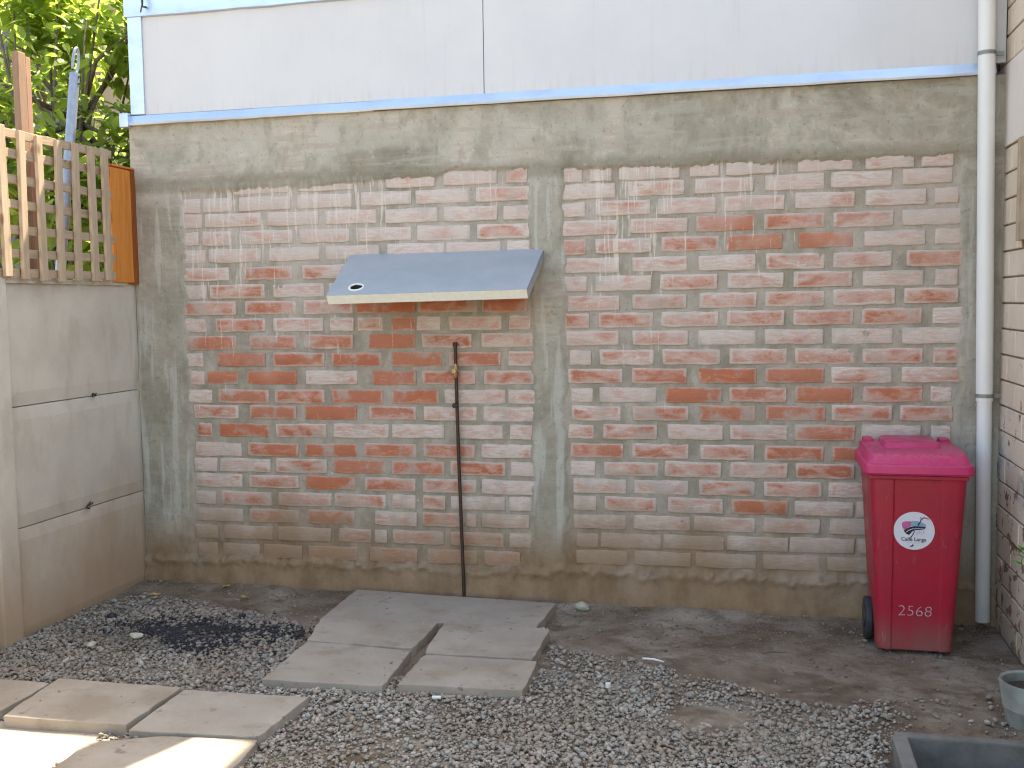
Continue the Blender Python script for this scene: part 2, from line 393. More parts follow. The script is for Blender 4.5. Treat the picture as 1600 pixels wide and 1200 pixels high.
def make_housebrick():
    g = G('painted_house_brick'); p = g.pos(); xyz = g.sep(p)
    a = g.noise(p, 3.0, 5, 0.6); b = g.noise(p, 11, 5, 0.62); f = g.noise(p, 90, 4, 0.6)
    c = g.mix(g.rng(a, 0.3, 0.7), (0.74, 0.61, 0.485), (0.66, 0.53, 0.41))
    # flaking paint, more of it low down
    pe = g.math('ADD', b, g.rng(xyz[2], 1.6, 0.4, -0.09, 0.045, False))
    c = g.mix(g.rng(pe, 0.60, 0.625, 0, 0.9), c, g.mix(f, (0.20, 0.095, 0.055), (0.28, 0.15, 0.09)))
    gp = g.noise(g.addv(p, (3, 1, 7)), 5.0, 5, 0.6)
    c = g.mix(g.math('MULTIPLY', g.rng(gp, 0.50, 0.58, 0, 0.7), g.math('MULTIPLY', g.rng(xyz[2], 0.55, 0.75), g.rng(xyz[2], 1.15, 0.95))), c, (0.40, 0.38, 0.36))
    c = g.mix(mud_mask(g, p, xyz, -0.1, 0.55, 0.5), c, MUD)
    return g.bsdf(c, 0.85, 0, 0.2, g.bump(g.math('ADD', f, g.rng(pe, 0.59, 0.63, 0.8, 0)), 0.5, 0.005))

M = dict(
    brick=make_brick(), plaster=make_plaster(), precast=make_pcast(), slab=make_slab(), dirt=make_dirt(), gravel=make_gravel(),
    lattice=make_wood('lattice_pine', (0.50, 0.38, 0.265), (0.41, 0.30, 0.20), (0.31, 0.23, 0.16)),
    lattice_h=make_wood('lattice_pine_cross', (0.46, 0.345, 0.235), (0.37, 0.27, 0.18), (0.28, 0.21, 0.145), 1),
    orange=make_wood('orange_stained_timber', (0.70, 0.26, 0.055), (0.60, 0.20, 0.04), (0.45, 0.14, 0.035)),
    redwood=make_wood('weathered_post_timber', (0.33, 0.205, 0.13), (0.26, 0.16, 0.105), (0.19, 0.125, 0.09)),
    zinc=make_zinc('galvanised_flashing', (0.58, 0.67, 0.77), 0.40, 0.75),
    zinc_dark=make_zinc('canopy_sheet', (0.41, 0.445, 0.48), 0.40, 0.35),
    panel=make_panel(), housebrick=make_housebrick(), leaf=make_leaf(),
    binbody=make_plastic('bin_body_plastic', (0.40, 0.012, 0.036), (0.34, 0.010, 0.032), 0.36),
    binlid=make_plastic('bin_lid_plastic', (0.56, 0.024, 0.125), (0.50, 0.02, 0.11), 0.40),  # pinker than the body: sky reflection put into the lid colour
    foam=simple('cream_foam', (0.84, 0.83, 0.74), (0.78, 0.76, 0.65), 40, 0.9, 0, 0.1, 0.5, 160),
    black=simple('black_rubber_hole_shade', (0.03, 0.032, 0.036), (0.045, 0.046, 0.05), 30, 0.6),  # wheel rubber, also the painted shade in the canopy hole and tee stub
    pvc=None, copper=simple('aged_copper', (0.085, 0.048, 0.034), (0.05, 0.034, 0.027), 60, 0.5, 0.6, 0.5, 0.2),
    brass=simple('brass', (0.42, 0.30, 0.16), (0.30, 0.21, 0.11), 50, 0.33, 1.0, 0.5, 0.1),
    steel=simple('galvanised_pipe', (0.34, 0.36, 0.41), (0.28, 0.30, 0.345), 30, 0.42, 0.55, 0.5, 0.1),
    strap=simple('grey_strap', (0.30, 0.30, 0.29), (0.24, 0.24, 0.23), 30, 0.5, 0.5),
    render=simple('smooth_beige_render', (0.76, 0.67, 0.60), (0.71, 0.62, 0.55), 3, 0.85, 0, 0.2, 0.2, 90),
    joint=simple('house_wall_joint', (0.25, 0.18, 0.125), (0.19, 0.135, 0.095), 12, 0.95, 0, 0.1, 0.5, 90),
    jamb=simple('brown_window_timber', (0.48, 0.36, 0.25), (0.40, 0.29, 0.20), 12, 0.6),
    charcoal=simple('charcoal', (0.014, 0.014, 0.018), (0.03, 0.03, 0.036), 40, 0.7, 0, 0.4, 0.6, 60),
    sticker=simple('sticker_paper', (0.70, 0.70, 0.74), (0.64, 0.64, 0.70), 15, 0.45, 0, 0.4, 0.02),
    ink=simple('navy_ink', (0.02, 0.02, 0.045), (0.03, 0.028, 0.05), 40, 0.5, 0, 0.3, 0),
    inkpink=simple('pink_ink', (0.55, 0.14, 0.32), (0.48, 0.11, 0.28), 40, 0.5, 0, 0.3, 0),
    inkblue=simple('pale_blue_ink', (0.28, 0.40, 0.52), (0.24, 0.35, 0.47), 40, 0.5, 0, 0.3, 0),
    inkred=simple('red_ink', (0.55, 0.04, 0.08), (0.5, 0.03, 0.06), 40, 0.5, 0, 0.3, 0),
    white=simple('white_stencil_paint', (0.62, 0.50, 0.52), (0.46, 0.26, 0.30), 160, 0.6, 0, 0.3, 0.1),
    bark=simple('bark', (0.12, 0.095, 0.07), (0.19, 0.155, 0.115), 25, 0.9, 0, 0.1, 0.8, 40),
    housewall=simple('neighbour_render', (0.55, 0.43, 0.30), (0.50, 0.39, 0.27), 2, 0.9, 0, 0.1, 0.2, 60),
    darkclad=simple('dark_grey_cladding', (0.17, 0.175, 0.185), (0.14, 0.145, 0.155), 5, 0.6),
    roofsheet=simple('grey_roof_sheet', (0.42, 0.43, 0.45), (0.35, 0.36, 0.38), 4, 0.5, 0.3),
    pot=simple('pale_pot_plaster', (0.33, 0.33, 0.29), (0.19, 0.19, 0.165), 9, 0.7, 0, 0.3, 0.4, 60),
    soil=simple('dark_soil', (0.05, 0.04, 0.03), (0.08, 0.065, 0.05), 40, 0.95, 0, 0.1, 0.9, 60),
    trough=simple('trough_concrete', (0.21, 0.195, 0.175), (0.13, 0.12, 0.108), 7, 0.9, 0, 0.15, 0.5, 70),
    yellowleaf=simple('dry_yellow_leaf', (0.42, 0.30, 0.08), (0.30, 0.19, 0.05), 30, 0.7),
    palestone=simple('pale_stone', (0.46, 0.42, 0.33), (0.38, 0.35, 0.28), 20, 0.9, 0, 0.1, 0.5, 60),
    scrap=simple('white_scrap', (0.75, 0.74, 0.70), (0.65, 0.64, 0.6), 30, 0.6),
    weed=simple('weed_leaf', (0.05, 0.22, 0.02), (0.08, 0.28, 0.03), 20, 0.5, 0, 0.4, 0.1),
    bolt=simple('dark_iron', (0.10, 0.09, 0.085), (0.06, 0.055, 0.05), 40, 0.6, 0.6),
)
def make_pvc():
    g = G('white_pvc'); p = g.pos(); xyz = g.sep(p); a = g.noise(g.mul(p, (3, 3, 0.5)), 3, 4); b = g.noise(p, 22, 4, 0.6)
    c = g.mix(g.rng(a, 0.35, 0.7), (0.80, 0.79, 0.755), (0.74, 0.73, 0.69))
    c = g.mix(g.rng(b, 0.68, 0.74, 0, 0.6), c, (0.35, 0.32, 0.28))
    c = g.mix(mud_mask(g, p, xyz, -0.1, 0.6, 0.45), c, (0.36, 0.31, 0.26))
    return g.bsdf(c, 0.38, 0, 0.45)
M['pvc'] = make_pvc()
g_ = G('dark_water'); M['water'] = g_.bsdf((0.012, 0.016, 0.018), 0.06, 0, 0.5, g_.bump(g_.noise(g_.pos(), 8, 2), 0.05, 0.01))

# ------------------------------------------------------------------ ground
XL, XR = -1.905, 2.65           # faces of the two side walls
def ground_z(x, y):
    return 0.012 * fbm(np.asarray(x) * 1.7 + 3, np.asarray(y) * 1.7, 4) - 0.004
def slab_polys():
    return SLABS
SLABS = [  # polygon, top height, tilt, label
    ([(-.575, -.105), (.535, -.155), (.52, -.562), (-.56, -.598)], .038, 'long grey paving slab against the foot of the brick wall'),
    ([(-.557, -.606), (.040, -.590), (.036, -.966), (-.487, -.944)], .040, 'paving slab in the middle row, on the charcoal side of the gravel gap'),
    ([(.068, -.590), (.588, -.572), (.600, -1.001), (.104, -1.016)], .042, 'paving slab in the middle row, on the bin side of the gravel gap'),
    ([(-.482, -.952), (.032, -.974), (.060, -1.407), (-.462, -1.440)], .034, 'front paving slab on the charcoal side of the gravel gap'),
    ([(.108, -1.024), (.617, -1.009), (.634, -1.353), (.114, -1.387)], .036, 'front paving slab with gravel on three sides, nearest the bin'),
    ([(-1.84, -1.66), (-1.305, -1.65), (-1.30, -2.02), (-1.83, -2.04)], .036, 'cut-off paving slab at the edge of the picture beside the concrete fence'),
    ([(-1.296, -1.62), (-.726, -1.617), (-.729, -1.995), (-1.243, -2.015)], .046, 'brown stained paving slab standing proud of the sunlit slab'),
    ([(-.716, -1.619), (-.180, -1.599), (-.199, -1.985), (-.702, -2.022)], .040, 'paving slab with a brown smear and gravel along its far end'),
    ([(-1.42, -1.965), (-.850, -1.945), (-.79, -2.085), (-.86, -2.46), (-1.42, -2.46)], .004, 'sunlit low paving slab in the lowest corner of the picture'),
    ([(-.55, -2.035), (-.197, -1.992), (-.150, -2.46), (-.76, -2.48), (-.79, -2.14)], .036, 'chipped paving slab half in sun with a broken corner'),
]
def inside(px, py, poly, grow=0.0):
    cx = sum(p[0] for p in poly) / len(poly); cy = sum(p[1] for p in poly) / len(poly)
    ins = np.zeros(np.shape(px), bool); n = len(poly)
    P = []
    for x, y in poly:
        d = math.hypot(x - cx, y - cy); P.append((x + (x - cx) / d * grow, y + (y - cy) / d * grow))
    for i in range(n):
        x1, y1 = P[i]; x2, y2 = P[(i + 1) % n]
        c = ((y1 > py) != (y2 > py)) & (px < (x2 - x1) * (py - y1) / (y2 - y1 + 1e-12) + x1)
        ins ^= c
    return ins
nx, ny = 190, 150
gx = np.linspace(-2.2, 2.9, nx); gy = np.linspace(-3.6, 0.06, ny)
GX, GY = np.meshgrid(gx, gy); GZ = ground_z(GX, GY) + 0.006 * fbm(GX * 9, GY * 9, 3)
GZ = GZ + 0.035 * sstep(-0.22, -0.02, GY) * (0.6 + 0.6 * fbm(GX * 3, GY * 0 + 5, 3))      # soil banked against the wall
GZ = GZ + 0.03 * np.exp(-((GX - 1.35) ** 2 / 0.02 + (GY + 1.42) ** 2 / 0.012))             # little mound in the gravel
for poly, top, lab in SLABS:
    m = inside(GX, GY, poly, -0.01); GZ = np.where(m, np.minimum(GZ, top - 0.03), GZ)
tr_in = (GX > 2.04) & (GX < 2.62) & (GY < -1.66) & (GY > -2.25)
GZ = np.where(tr_in, -0.16, GZ)
far = (GY < -3.5) | (GX < -2.15) | (GX > 2.85)
GZ = np.where(far, -0.03, GZ)
V = np.stack([GX.ravel(), GY.ravel(), GZ.ravel()], 1)
F = [(j * nx + i, j * nx + i + 1, (j + 1) * nx + i + 1, (j + 1) * nx + i) for j in range(ny - 1) for i in range(nx - 1)]
# skirt out to the horizon
nb = len(V); B = 900.0
V = V.tolist() + [(-B, -B, -.03), (B, -B, -.03), (B, B, -.03), (-B, B, -.03)]
bot = [i for i in range(nx)]; rgt = [j * nx + nx - 1 for j in range(ny)]; top_ = [(ny - 1) * nx + i for i in range(nx)]; lft = [j * nx for j in range(ny)]
F += [tuple([nb + 1] + [nb] + bot)[::1], tuple([nb + 2, nb + 1] + rgt), tuple([nb + 3, nb + 2] + top_[::-1]), tuple([nb, nb + 3] + lft[::-1])]
tag(mesh('ground', V, F, M['dirt'], smooth=True), kind='structure')

# ------------------------------------------------------------------ brick wall: render coat and mortar as one relief, cut into beam, columns, base, mortar
wall = empty('brick_wall', (0.38, 0, 0), 'brick wall with flaking whitewash in a grey cement frame, behind the metal canopy', 'wall')
def zbeam(x):
    z = 2.222 + 0.030 * sstep(-0.7, -0.25, x) + 0.022 * sstep(-0.15, 0.05, x) - 0.030 * sstep(0.5, 0.7, x)
    return z + 0.018 * fbm(x * 7, x * 0 + 2.2, 4) + 0.006 * vnoise(x * 60, x * 0)
def zbase(x): return 0.150 + 0.012 * (x + 1.9) + 0.020 * fbm(x * 5, x * 0 + 8.1, 4) + 0.012 * vnoise(x * 38, x * 0 + 3)
def relief(x, z):
    wob = 0.012 * fbm(z * 6, x * 0 + 1, 3) + 0.006 * vnoise(z * 45, x * 0 + np.round(x))
    row = 0.012 * vnoise(z * 10.5, np.round(x) + 4)
    dl = (-1.600 + wob + row) - x; dr = x - (2.468 + wob + row)
    dm = np.minimum(x - (0.392 + wob + row), (0.566 + wob - row) - x)
    db = z - zbeam(x)
    d = np.maximum(np.maximum(dl, dr), np.maximum(dm, db))
    fr = sstep(-0.006, 0.010, d)
    n1 = fbm(x * 4, z * 4, 4); n2 = fbm(x * 22, z * 22, 3); n3 = vnoise(x * 90, z * 90)
    y = 0.0030 - 0.0026 * n2 - 0.0046 * fbm(x * 7 + 4, z * 7, 3) - 0.0012 * n3          # mortar
    yf = -0.013 - 0.006 * n1 - 0.0022 * n2 - 0.0008 * n3 - 0.004 * sstep(2.24, 2.3, z)    # render coat
    y = y * (1 - fr) + yf * fr
    fb = sstep(-0.010, 0.014, zbase(x) + 0.010 * n2 - z)                                   # foundation, proud
    crumb = sstep(0.045, 0.0, np.abs(zbase(x) - 0.012 - z)) * (0.006 + 0.022 * np.abs(fbm(x * 38, z * 38, 3)))
    yb = -0.030 - 0.010 * n1 - 0.004 * n2 - crumb - 0.02 * sstep(0.15, 0.0, z)
    y = y * (1 - fb) + yb * fb
    return y, np.maximum(fr, fb)
def relief_tile(name, x0, x1, z0, z1, step):
    a = max(2, int(round((x1 - x0) / step)) + 1); b = max(2, int(round((z1 - z0) / step)) + 1)
    X, Z = np.meshgrid(np.linspace(x0, x1, a), np.linspace(z0, z1, b)); Y, fr = relief(X, Z)
    off = wall.location
    me = bpy.data.meshes.new(name)
    Vv = np.stack([X.ravel() - off.x, Y.ravel(), Z.ravel()], 1)
    idx = np.arange(a * b).reshape(b, a)
    Fq = np.stack([idx[:-1, :-1].ravel(), idx[:-1, 1:].ravel(), idx[1:, 1:].ravel(), idx[1:, :-1].ravel()], 1)
    me.from_pydata(Vv.tolist(), [], Fq.tolist()); me.polygons.foreach_set('use_smooth', [True] * len(me.polygons))
    at = me.attributes.new('frame', 'FLOAT', 'POINT'); at.data.foreach_set('value', fr.ravel().astype(np.float32))
    me.materials.append(M['plaster']); return link(bpy.data.objects.new(name, me), wall)
ST = 0.0105
relief_tile('beam', XL, 2.66, 2.30, 2.60, 0.012)
relief_tile('column', XL, -1.56, 0.24, 2.30, ST)
relief_tile('column', 0.345, 0.615, 0.24, 2.30, ST)
relief_tile('column', 2.42, 2.66, 0.24, 2.30, ST)
relief_tile('mortar_bed', -1.56, 0.345, 0.24, 2.30, ST)
relief_tile('mortar_bed', 0.615, 2.42, 0.24, 2.30, ST)
relief_tile('foundation', XL, 2.66, -0.02, 0.24, ST)
box('wall_core', XL + .004, 2.80, 0.035, 0.16, -0.02, 2.605, M['plaster'], wall)

BRICKS_A = """2236,321,20:-1284,-955,10 -899,-579,10 -397,-120,10 -74,218,15 266,378,35;2143,-676,26:-1594,-1490,10 -1476,-1307,5 -1253,-945,3 -906,-589,3 -539,-255,0 -232,65,10 101,389,30;2052,-593,-58:-1591,-1483,20 -1465,-1123,25 -1087,-783,3 -748,-453,8 -402,-108,5 -75,219,15 251,394,15;1955,-527,-31:-1595,-1506,5 -1484,-1307,35 -1253,-941,25 -898,-605,25 -561,-259,15 -226,68,20 104,387,35;1862,-941,20:-1611,-1470,0 -1451,-1130,20 -1083,-782,5 -747,-438,15 -397,-78,20 -65,232,10 264,385,10;1761,-1087,20:-1612,-1327,25 -1243,-948,60 -887,-594,35 -584,-257,50 -230,65,50 94,384,50;1663,-1235,20:-1605,-1471,10 -1452,-1116,50 -1069,-764,15 -735,-436,40 -402,-105,60 -72,235,60 261,383,50;1571,-577,-6:-1605,-1293,55 -1238,-932,50 -886,-598,30 -582,-244,85 -231,98,65 124,369,80;1476,-580,8:-1613,-1482,12 -1422,-1118,50 -1071,-772,15 -733,-594,20 -574,-430,35 -378,-246,70 -236,-102,20 -59,233,20 272,387,40;1381,-582,44:-1609,-1297,75 -1216,-935,65 -881,-600,60 -511,-245,92 -211,68,45 118,396,40;1285,-585,32:-1621,-1508,25 -1415,-1125,92 -1078,-771,60 -732,-438,70 -380,-99,88 -59,224,60 263,408,35;1184,-587,47:-1588,-1502,30 -1487,-1294,100 -1238,-938,92 -888,-584,15 -495,-246,88 -212,85,55 131,403,50;1081,-590,54:-1608,-1461,2 -1420,-1111,60 -1078,-777,55 -735,-436,75 -388,-123,80 -90,247,12 260,408,20;991,-593,27:-1574,-1297,40 -1231,-948,65 -894,-590,85 -521,-253,50 -209,88,15 124,411,25;891,-663,82:-1552,-1469,60 -1420,-1114,85 -1077,-772,45 -730,-406,15 -392,-97,10 -33,231,12 267,406,12;785,-598,130:-1575,-1290,15 -1246,-940,65 -904,-595,80 -554,-251,65 -214,75,55 111,386,5;694,-601,89:-1583,-1443,6 -1425,-1114,22 -1081,-774,40 -735,-435,85 -394,-97,65 -63,242,50 268,411,5;600,-603,35:-1580,-1290,35 -1250,-946,40 -903,-607,88 -553,-262,50 -221,82,35 108,403,6;505,-606,107:-1584,-1455,5 -1421,-1113,35 -1073,-752,35 -737,-436,40 -398,-264,30 -223,-97,30 -67,236,6 259,382,5;410,-608,134:-1576,-1290,15 -1253,-952,50 -901,-616,65 -501,-259,25 -225,-15,50 19,79,2 105,368,12;310,-611,108:-1596,-1452,6 -1414,-1113,30 -1080,-761,25 -715,-525,30 -504,-431,5 -399,-104,30 -71,226,40 256,380,12;207,-679,119:-1581,-1456,40 -1425,-1194,30 -1171,-937,80 -901,-607,70 -534,-257,72 -205,75,75 116,314,60"""
BRICKS_B = """2230,1641,50:560,666,10 705,816,10 849,1156,10 1206,1350,10 1381,1613,5 1722,1977,10 2035,2255,10 2289,2430,10;2146,1411,64:563,832,8 897,1181,30 1231,1516,20 1568,1848,2 1878,2158,8 2204,2426,12;2054,1518,54:555,678,3 730,1009,30 1047,1334,20 1375,1663,20 1711,1988,22 2037,2312,18 2352,2456,10;1958,1427,22:561,841,30 906,1193,30 1234,1520,92 1563,1850,65 1891,2167,45 2204,2472,10;1863,1455,35:563,679,60 729,1015,30 1063,1347,55 1385,1652,95 1728,1981,97 2034,2312,10 2355,2471,10;1765,1395,2:569,853,12 915,1193,25 1247,1527,20 1576,1855,35 1893,2164,35 2228,2479,60;1673,1456,18:561,684,2 727,1014,12 1056,1342,35 1388,1659,30 1705,1980,45 2028,2307,20 2358,2458,25;1579,1456,97:584,852,35 914,1187,45 1254,1534,40 1571,1856,35 1892,2178,35 2219,2462,45;1487,1516,53:569,693,50 743,1024,45 1062,1348,35 1389,1667,45 1709,1991,50 2030,2304,55 2353,2487,12;1394,1487,24:572,844,25 916,1200,35 1247,1529,2 1572,1852,25 1888,2169,5 2213,2486,6;1297,1487,54:591,705,3 748,1026,35 1068,1358,45 1399,1677,45 1717,1997,45 2032,2310,45 2356,2465,50;1202,1488,73:580,863,50 912,1190,65 1248,1533,85 1577,1857,80 1890,2172,35 2213,2483,35;1106,1488,103:596,710,5 743,1036,8 1084,1365,92 1399,1679,65 1719,1993,88 2041,2313,70 2348,2442,20;1013,1488,116:598,855,35 914,1200,55 1254,1528,88 1578,1865,80 1892,2172,50 2210,2447,50;917,1489,110:581,715,20 762,1042,45 1093,1372,18 1403,1686,30 1720,2004,75 2034,2307,6 2351,2440,10;814,1429,52:590,867,65 914,1200,50 1257,1526,40 1576,1858,65 1897,2166,75 2207,2456,30;725,1459,125:589,720,3 764,1048,35 1077,1363,45 1407,1688,30 1725,2006,55 2048,2319,30 2354,2446,20;631,1399,120:602,880,22 919,1200,25 1251,1530,45 1571,1851,45 1884,2168,22 2210,2454,20;538,1460,72:604,726,5 766,1037,42 1093,1373,35 1411,1689,80 1720,2003,10 2015,2287,10 2322,2450,10;445,1399,144:603,879,25 919,1210,22 1226,1534,25 1572,1846,25 1889,2171,10 2206,2451,10;349,1461,163:619,734,6 748,1063,6 1073,1380,8 1392,1694,12 1700,2011,6 2023,2290,6 2314,2453,6;258,1400,149:615,885,15 918,1210,6 1232,1538,6 1569,1848,6 1879,2162,6 2191,2455,6"""
def brick_mesh(i, L):
    r = random.Random(100 + i); hx, hz = L / 2, 0.0385; y0, y1 = 0.0, 0.06
    bm = bmesh.new(); j = lambda k: r.uniform(-k, k)
    n = 5; fr = []
    for a in range(n + 1):
        fr.append([bm.verts.new((-hx + 2 * hx * a / n + (j(.004) if 0 < a < n else j(.003)), y0 + j(.0012), s * hz + j(.0030))) for s in (-1, 1)])
    bk = [[bm.verts.new((v.co.x, y1, v.co.z)) for v in c] for c in fr]
    for a in range(n):
        bm.faces.new((fr[a][0], fr[a + 1][0], fr[a + 1][1], fr[a][1]))
        bm.faces.new((fr[a][1], fr[a + 1][1], bk[a + 1][1], bk[a][1])); bm.faces.new((bk[a][0], bk[a + 1][0], fr[a + 1][0], fr[a][0]))
    bm.faces.new((bk[0][0], fr[0][0], fr[0][1], bk[0][1])); bm.faces.new((fr[n][0], bk[n][0], bk[n][1], fr[n][1]))
    bm.normal_update()
    ed = [e for e in bm.edges if len(e.link_faces) == 2 and e.calc_face_angle(0) > 0.8 and min(v.co.y for v in e.verts) < 0.03]
    bmesh.ops.bevel(bm, geom=ed, offset=0.005, segments=2, affect='EDGES', profile=0.5, clamp_overlap=True)
    me = bpy.data.meshes.new('brick'); bm.to_mesh(me); bm.free()
    me.polygons.foreach_set('use_smooth', [True] * len(me.polygons)); me.materials.append(M['brick']); return me
BM_FULL = [brick_mesh(i, .29) for i in range(6)]; BM_HALF = [brick_mesh(20 + i, .145) for i in range(4)]
k = 0
for tab in (BRICKS_A, BRICKS_B):
    for row in tab.split(';'):
        hd, bl = row.split(':'); zc, xc, sl = [float(t) for t in hd.split(',')]
        for b in bl.split():
            x0, x1, e = [float(t) for t in b.split(',')]
            cx = (x0 + x1) / 2000; L = (x1 - x0) / 1000
            src, L0 = (BM_FULL, .29) if L > .2 else (BM_HALF, .145)
            o = bpy.data.objects.new('brick', rng.choice(src)); link(o, wall)
            o.location = (cx - wall.location.x, -0.0030 + rng.uniform(-.0020, .0020), zc / 1000 + sl / 10000 * (cx - xc / 1000))
            o.scale = (L / L0, 1, rng.uniform(.95, 1.03)); o.rotation_euler = (rng.uniform(-.012, .012), rng.uniform(-.006, .006), rng.uniform(-.008, .008))
            ee = e / 100 * 1.02 + (0.08 if -1.35 < cx < .25 and .25 < zc / 1000 < 1.62 else 0)
            o.color = (min(1, ee), rng.random(), rng.random(), 1); k += 1

# ------------------------------------------------------------------ neighbour building on top of the wall
nb_ = empty('panel_building', (0.4, 1.5, 2.6), 'white panelled upper storey with zinc flashing on top of the brick wall', 'building')
box('wall_panel', -1.80, .156, -.012, .03, 2.655, 3.19, M['panel'], nb_, .002)
box('wall_panel', .160, 2.645, -.012, .03, 2.655, 3.19, M['panel'], nb_, .002)
box('added_shade_panel', .70, 2.645, -.012, .03, 3.194, 4.75, M['panel'], nb_, .002)  # unseen taller panel, added to keep sun off the gravel to the right
def flashing(x0, x1, z0, z1, lift=0.0):
    n = 14; V, F = [], []
    for i in range(n + 1):
        x = x0 + (x1 - x0) * i / n; w = rng.uniform(-.0025, .0025)
        V += [(x, .01, z1 + .004 + lift), (x, -.020 + w, z1 + w * .6 + lift), (x, -.046 + w, z0 + .004 + w + lift), (x, -.043 + w, z0 - .006 + w + lift), (x, -.012, z0 - .004 + lift)]
    for i in range(n):
        for q in range(4): a = i * 5 + q; F.append((a, a + 5, a + 6, a + 1))
    F += [(0, 1, 2, 3, 4), (n * 5 + 4, n * 5 + 3, n * 5 + 2, n * 5 + 1, n * 5)]
    return mesh('flashing', V, F, M['zinc'], nb_)
flashing(-1.915, -.447, 2.603, 2.652); flashing(-.455, 2.60, 2.604, 2.654, .003)
V, F = [], []; add_box(V, F, -1.94, -1.885, -.055, .05, 2.585, 2.665)
o = mesh('flashing_end', V, F, M['zinc'], nb_); bevel_mesh(o, .006)
box('corner_trim', -1.885, -1.798, -.024, .12, 2.656, 3.19, M['zinc'], nb_, .004)
V, F = [], []
for i in range(16):
    x = -1.90 + (.70 + 1.90) * i / 15; w = rng.uniform(-.002, .002)
    V += [(x, -.018 + w, 3.185 + w), (x, -.030 + w, 3.190 + w), (x, -.030 + w, 3.622), (x, .03, 3.626)]
for i in range(15):
    for q in range(3): a = i * 4 + q; F.append((a, a + 4, a + 5, a + 1))
mesh('parapet_trim', V, F, M['zinc'], nb_)
box('body', -1.87, .685, .05, 3.2, 2.55, 3.61, M['roofsheet'], nb_)
box('added_shade_body', .690, 4.6, .19, 3.2, 2.55, 4.75, M['roofsheet'], nb_)  # unseen taller half, raised and widened to shade the gravel and trough
ch = box('added_shade_post', .02, .28, .02, .14, 3.61, 4.9, M['zinc'], nb_, .004)  # unseen block, added to cast the shadow stripe between the sun patches
V, F = [], []; add_tube(V, F, [(-1.76, -.03, 3.235), (-1.763, -.06, 3.23), (-1.757, -.068, 3.255), (-1.765, -.06, 3.29)], .006, 6)
add_tube(V, F, [(-1.775, -.06, 3.20), (-1.757, -.066, 3.25)], .004, 6)
mesh('iron_hook', V, F, M['bolt'], nb_)

# ------------------------------------------------------------------ precast concrete fence on the left
fence = empty('concrete_panel_fence', (XL, -2, 0), 'beige precast concrete panel fence under the timber lattice', 'fence')
def cpanel(y0, y1, z0, z1):
    V, F = [], []; a, b = 24, 10
    Y, Z = np.meshgrid(np.linspace(y0, y1, a), np.linspace(z0, z1, b))
    X = XL + 0.003 * fbm(Y * 3, Z * 3, 3)
    edge = np.minimum(np.minimum(Y - y0, y1 - Y), np.minimum(Z - z0, z1 - Z)); X = X - 0.008 * (edge < 1e-6)
    V = np.stack([X.ravel(), Y.ravel(), Z.ravel()], 1).tolist(); i0 = a * b
    V += [(x - .05, y, z) for x, y, z in V]
    f = lambda j, i: j * a + i
    for j in range(b - 1):
        for i in range(a - 1): F.append((f(j, i), f(j + 1, i), f(j + 1, i + 1), f(j, i + 1)))
    bd = [f(0, i) for i in range(a)] + [f(j, a - 1) for j in range(1, b)] + [f(b - 1, i) for i in range(a - 2, -1, -1)] + [f(j, 0) for j in range(b - 2, 0, -1)]
    for i in range(len(bd)): p, q = bd[i], bd[(i + 1) % len(bd)]; F.append((p, q, q + i0, p + i0))
    return mesh('panel', V, F, M['precast'], fence)
for (y0, y1) in ((-1.095, -.004), (-3.2, -1.225), (-5.3, -3.33)):
    for (z0, z1) in ((-.02, .526), (.531, 1.112), (1.117, 1.712)): cpanel(y0, y1, z0, z1)
for yc in (-1.16, -3.265, -5.36): box('post', XL - .06, XL + .028, yc - .066, yc + .066, -.02, 1.73, M['precast'], fence, .006, .002)
for (y0, y1) in ((-.50, -.11), (-.82, -.52), (-1.1, -.83)):
    V, F = [], []; n = 12
    for i in range(n + 1):
        y = y0 + (y1 - y0) * i / n; h = .018 + rng.uniform(-.005, .007)
        V += [(XL + .006 + rng.uniform(-.004, .004), y, 1.705), (XL + .002, y, 1.712 + h), (XL - .05, y, 1.712 + h), (XL - .055, y, 1.705)]
    for i in range(n):
        for q in range(3): a = i * 4 + q; F.append((a, a + 1, a + 5, a + 4))
    F += [(0, 3, 2, 1), (n * 4, n * 4 + 1, n * 4 + 2, n * 4 + 3)]
    mesh('mortar_cap', V, F, M['precast'], fence)
for (y, z) in ((-.45, 1.115), (-.52, .529)):
    V, F = [], []
    for t in range(5):
        c = Vector((XL + .004, y + rng.uniform(-.03, .03), z + rng.uniform(-.006, .014)))
        add_tube(V, F, [c, c + Vector((.004, rng.uniform(-.03, .03), rng.uniform(-.008, .02)))], [.005, .003], 6)
    mesh('joint_chip', V, F, M['bolt'], fence)

# ------------------------------------------------------------------ lattice on top of the fence
lat = empty('timber_lattice', (XL, -.65, 1.72), 'pale timber lattice screen standing on the concrete fence', 'lattice')
def slat(name, c, size, rx, mat):
    o = box(name, -size[0] / 2, size[0] / 2, -size[1] / 2, size[1] / 2, -size[2] / 2, size[2] / 2, mat, None, .0025)
    o.parent = lat; o.location = (c[0] - lat.location.x, c[1] - lat.location.y, c[2] - lat.location.z); o.rotation_euler = (rx, rng.uniform(-.01, .01), rng.uniform(-.02, .02)); return o
for i, (ya, yb) in enumerate(((-1.008, -.937), (-.883, -.808), (-.751, -.668), (-.617, -.530), (-.488, -.390), (-.372, -.275), (-1.135, -1.065), (-1.26, -1.19), (-1.385, -1.315))):
    slat('upright_slat', (-1.862 + rng.uniform(-.003, .003), (ya + yb) / 2, 2.075 + rng.uniform(-.012, .012)), (.018, .043 if i < 4 else .048, .70), rng.uniform(-.012, .012), M['lattice'])
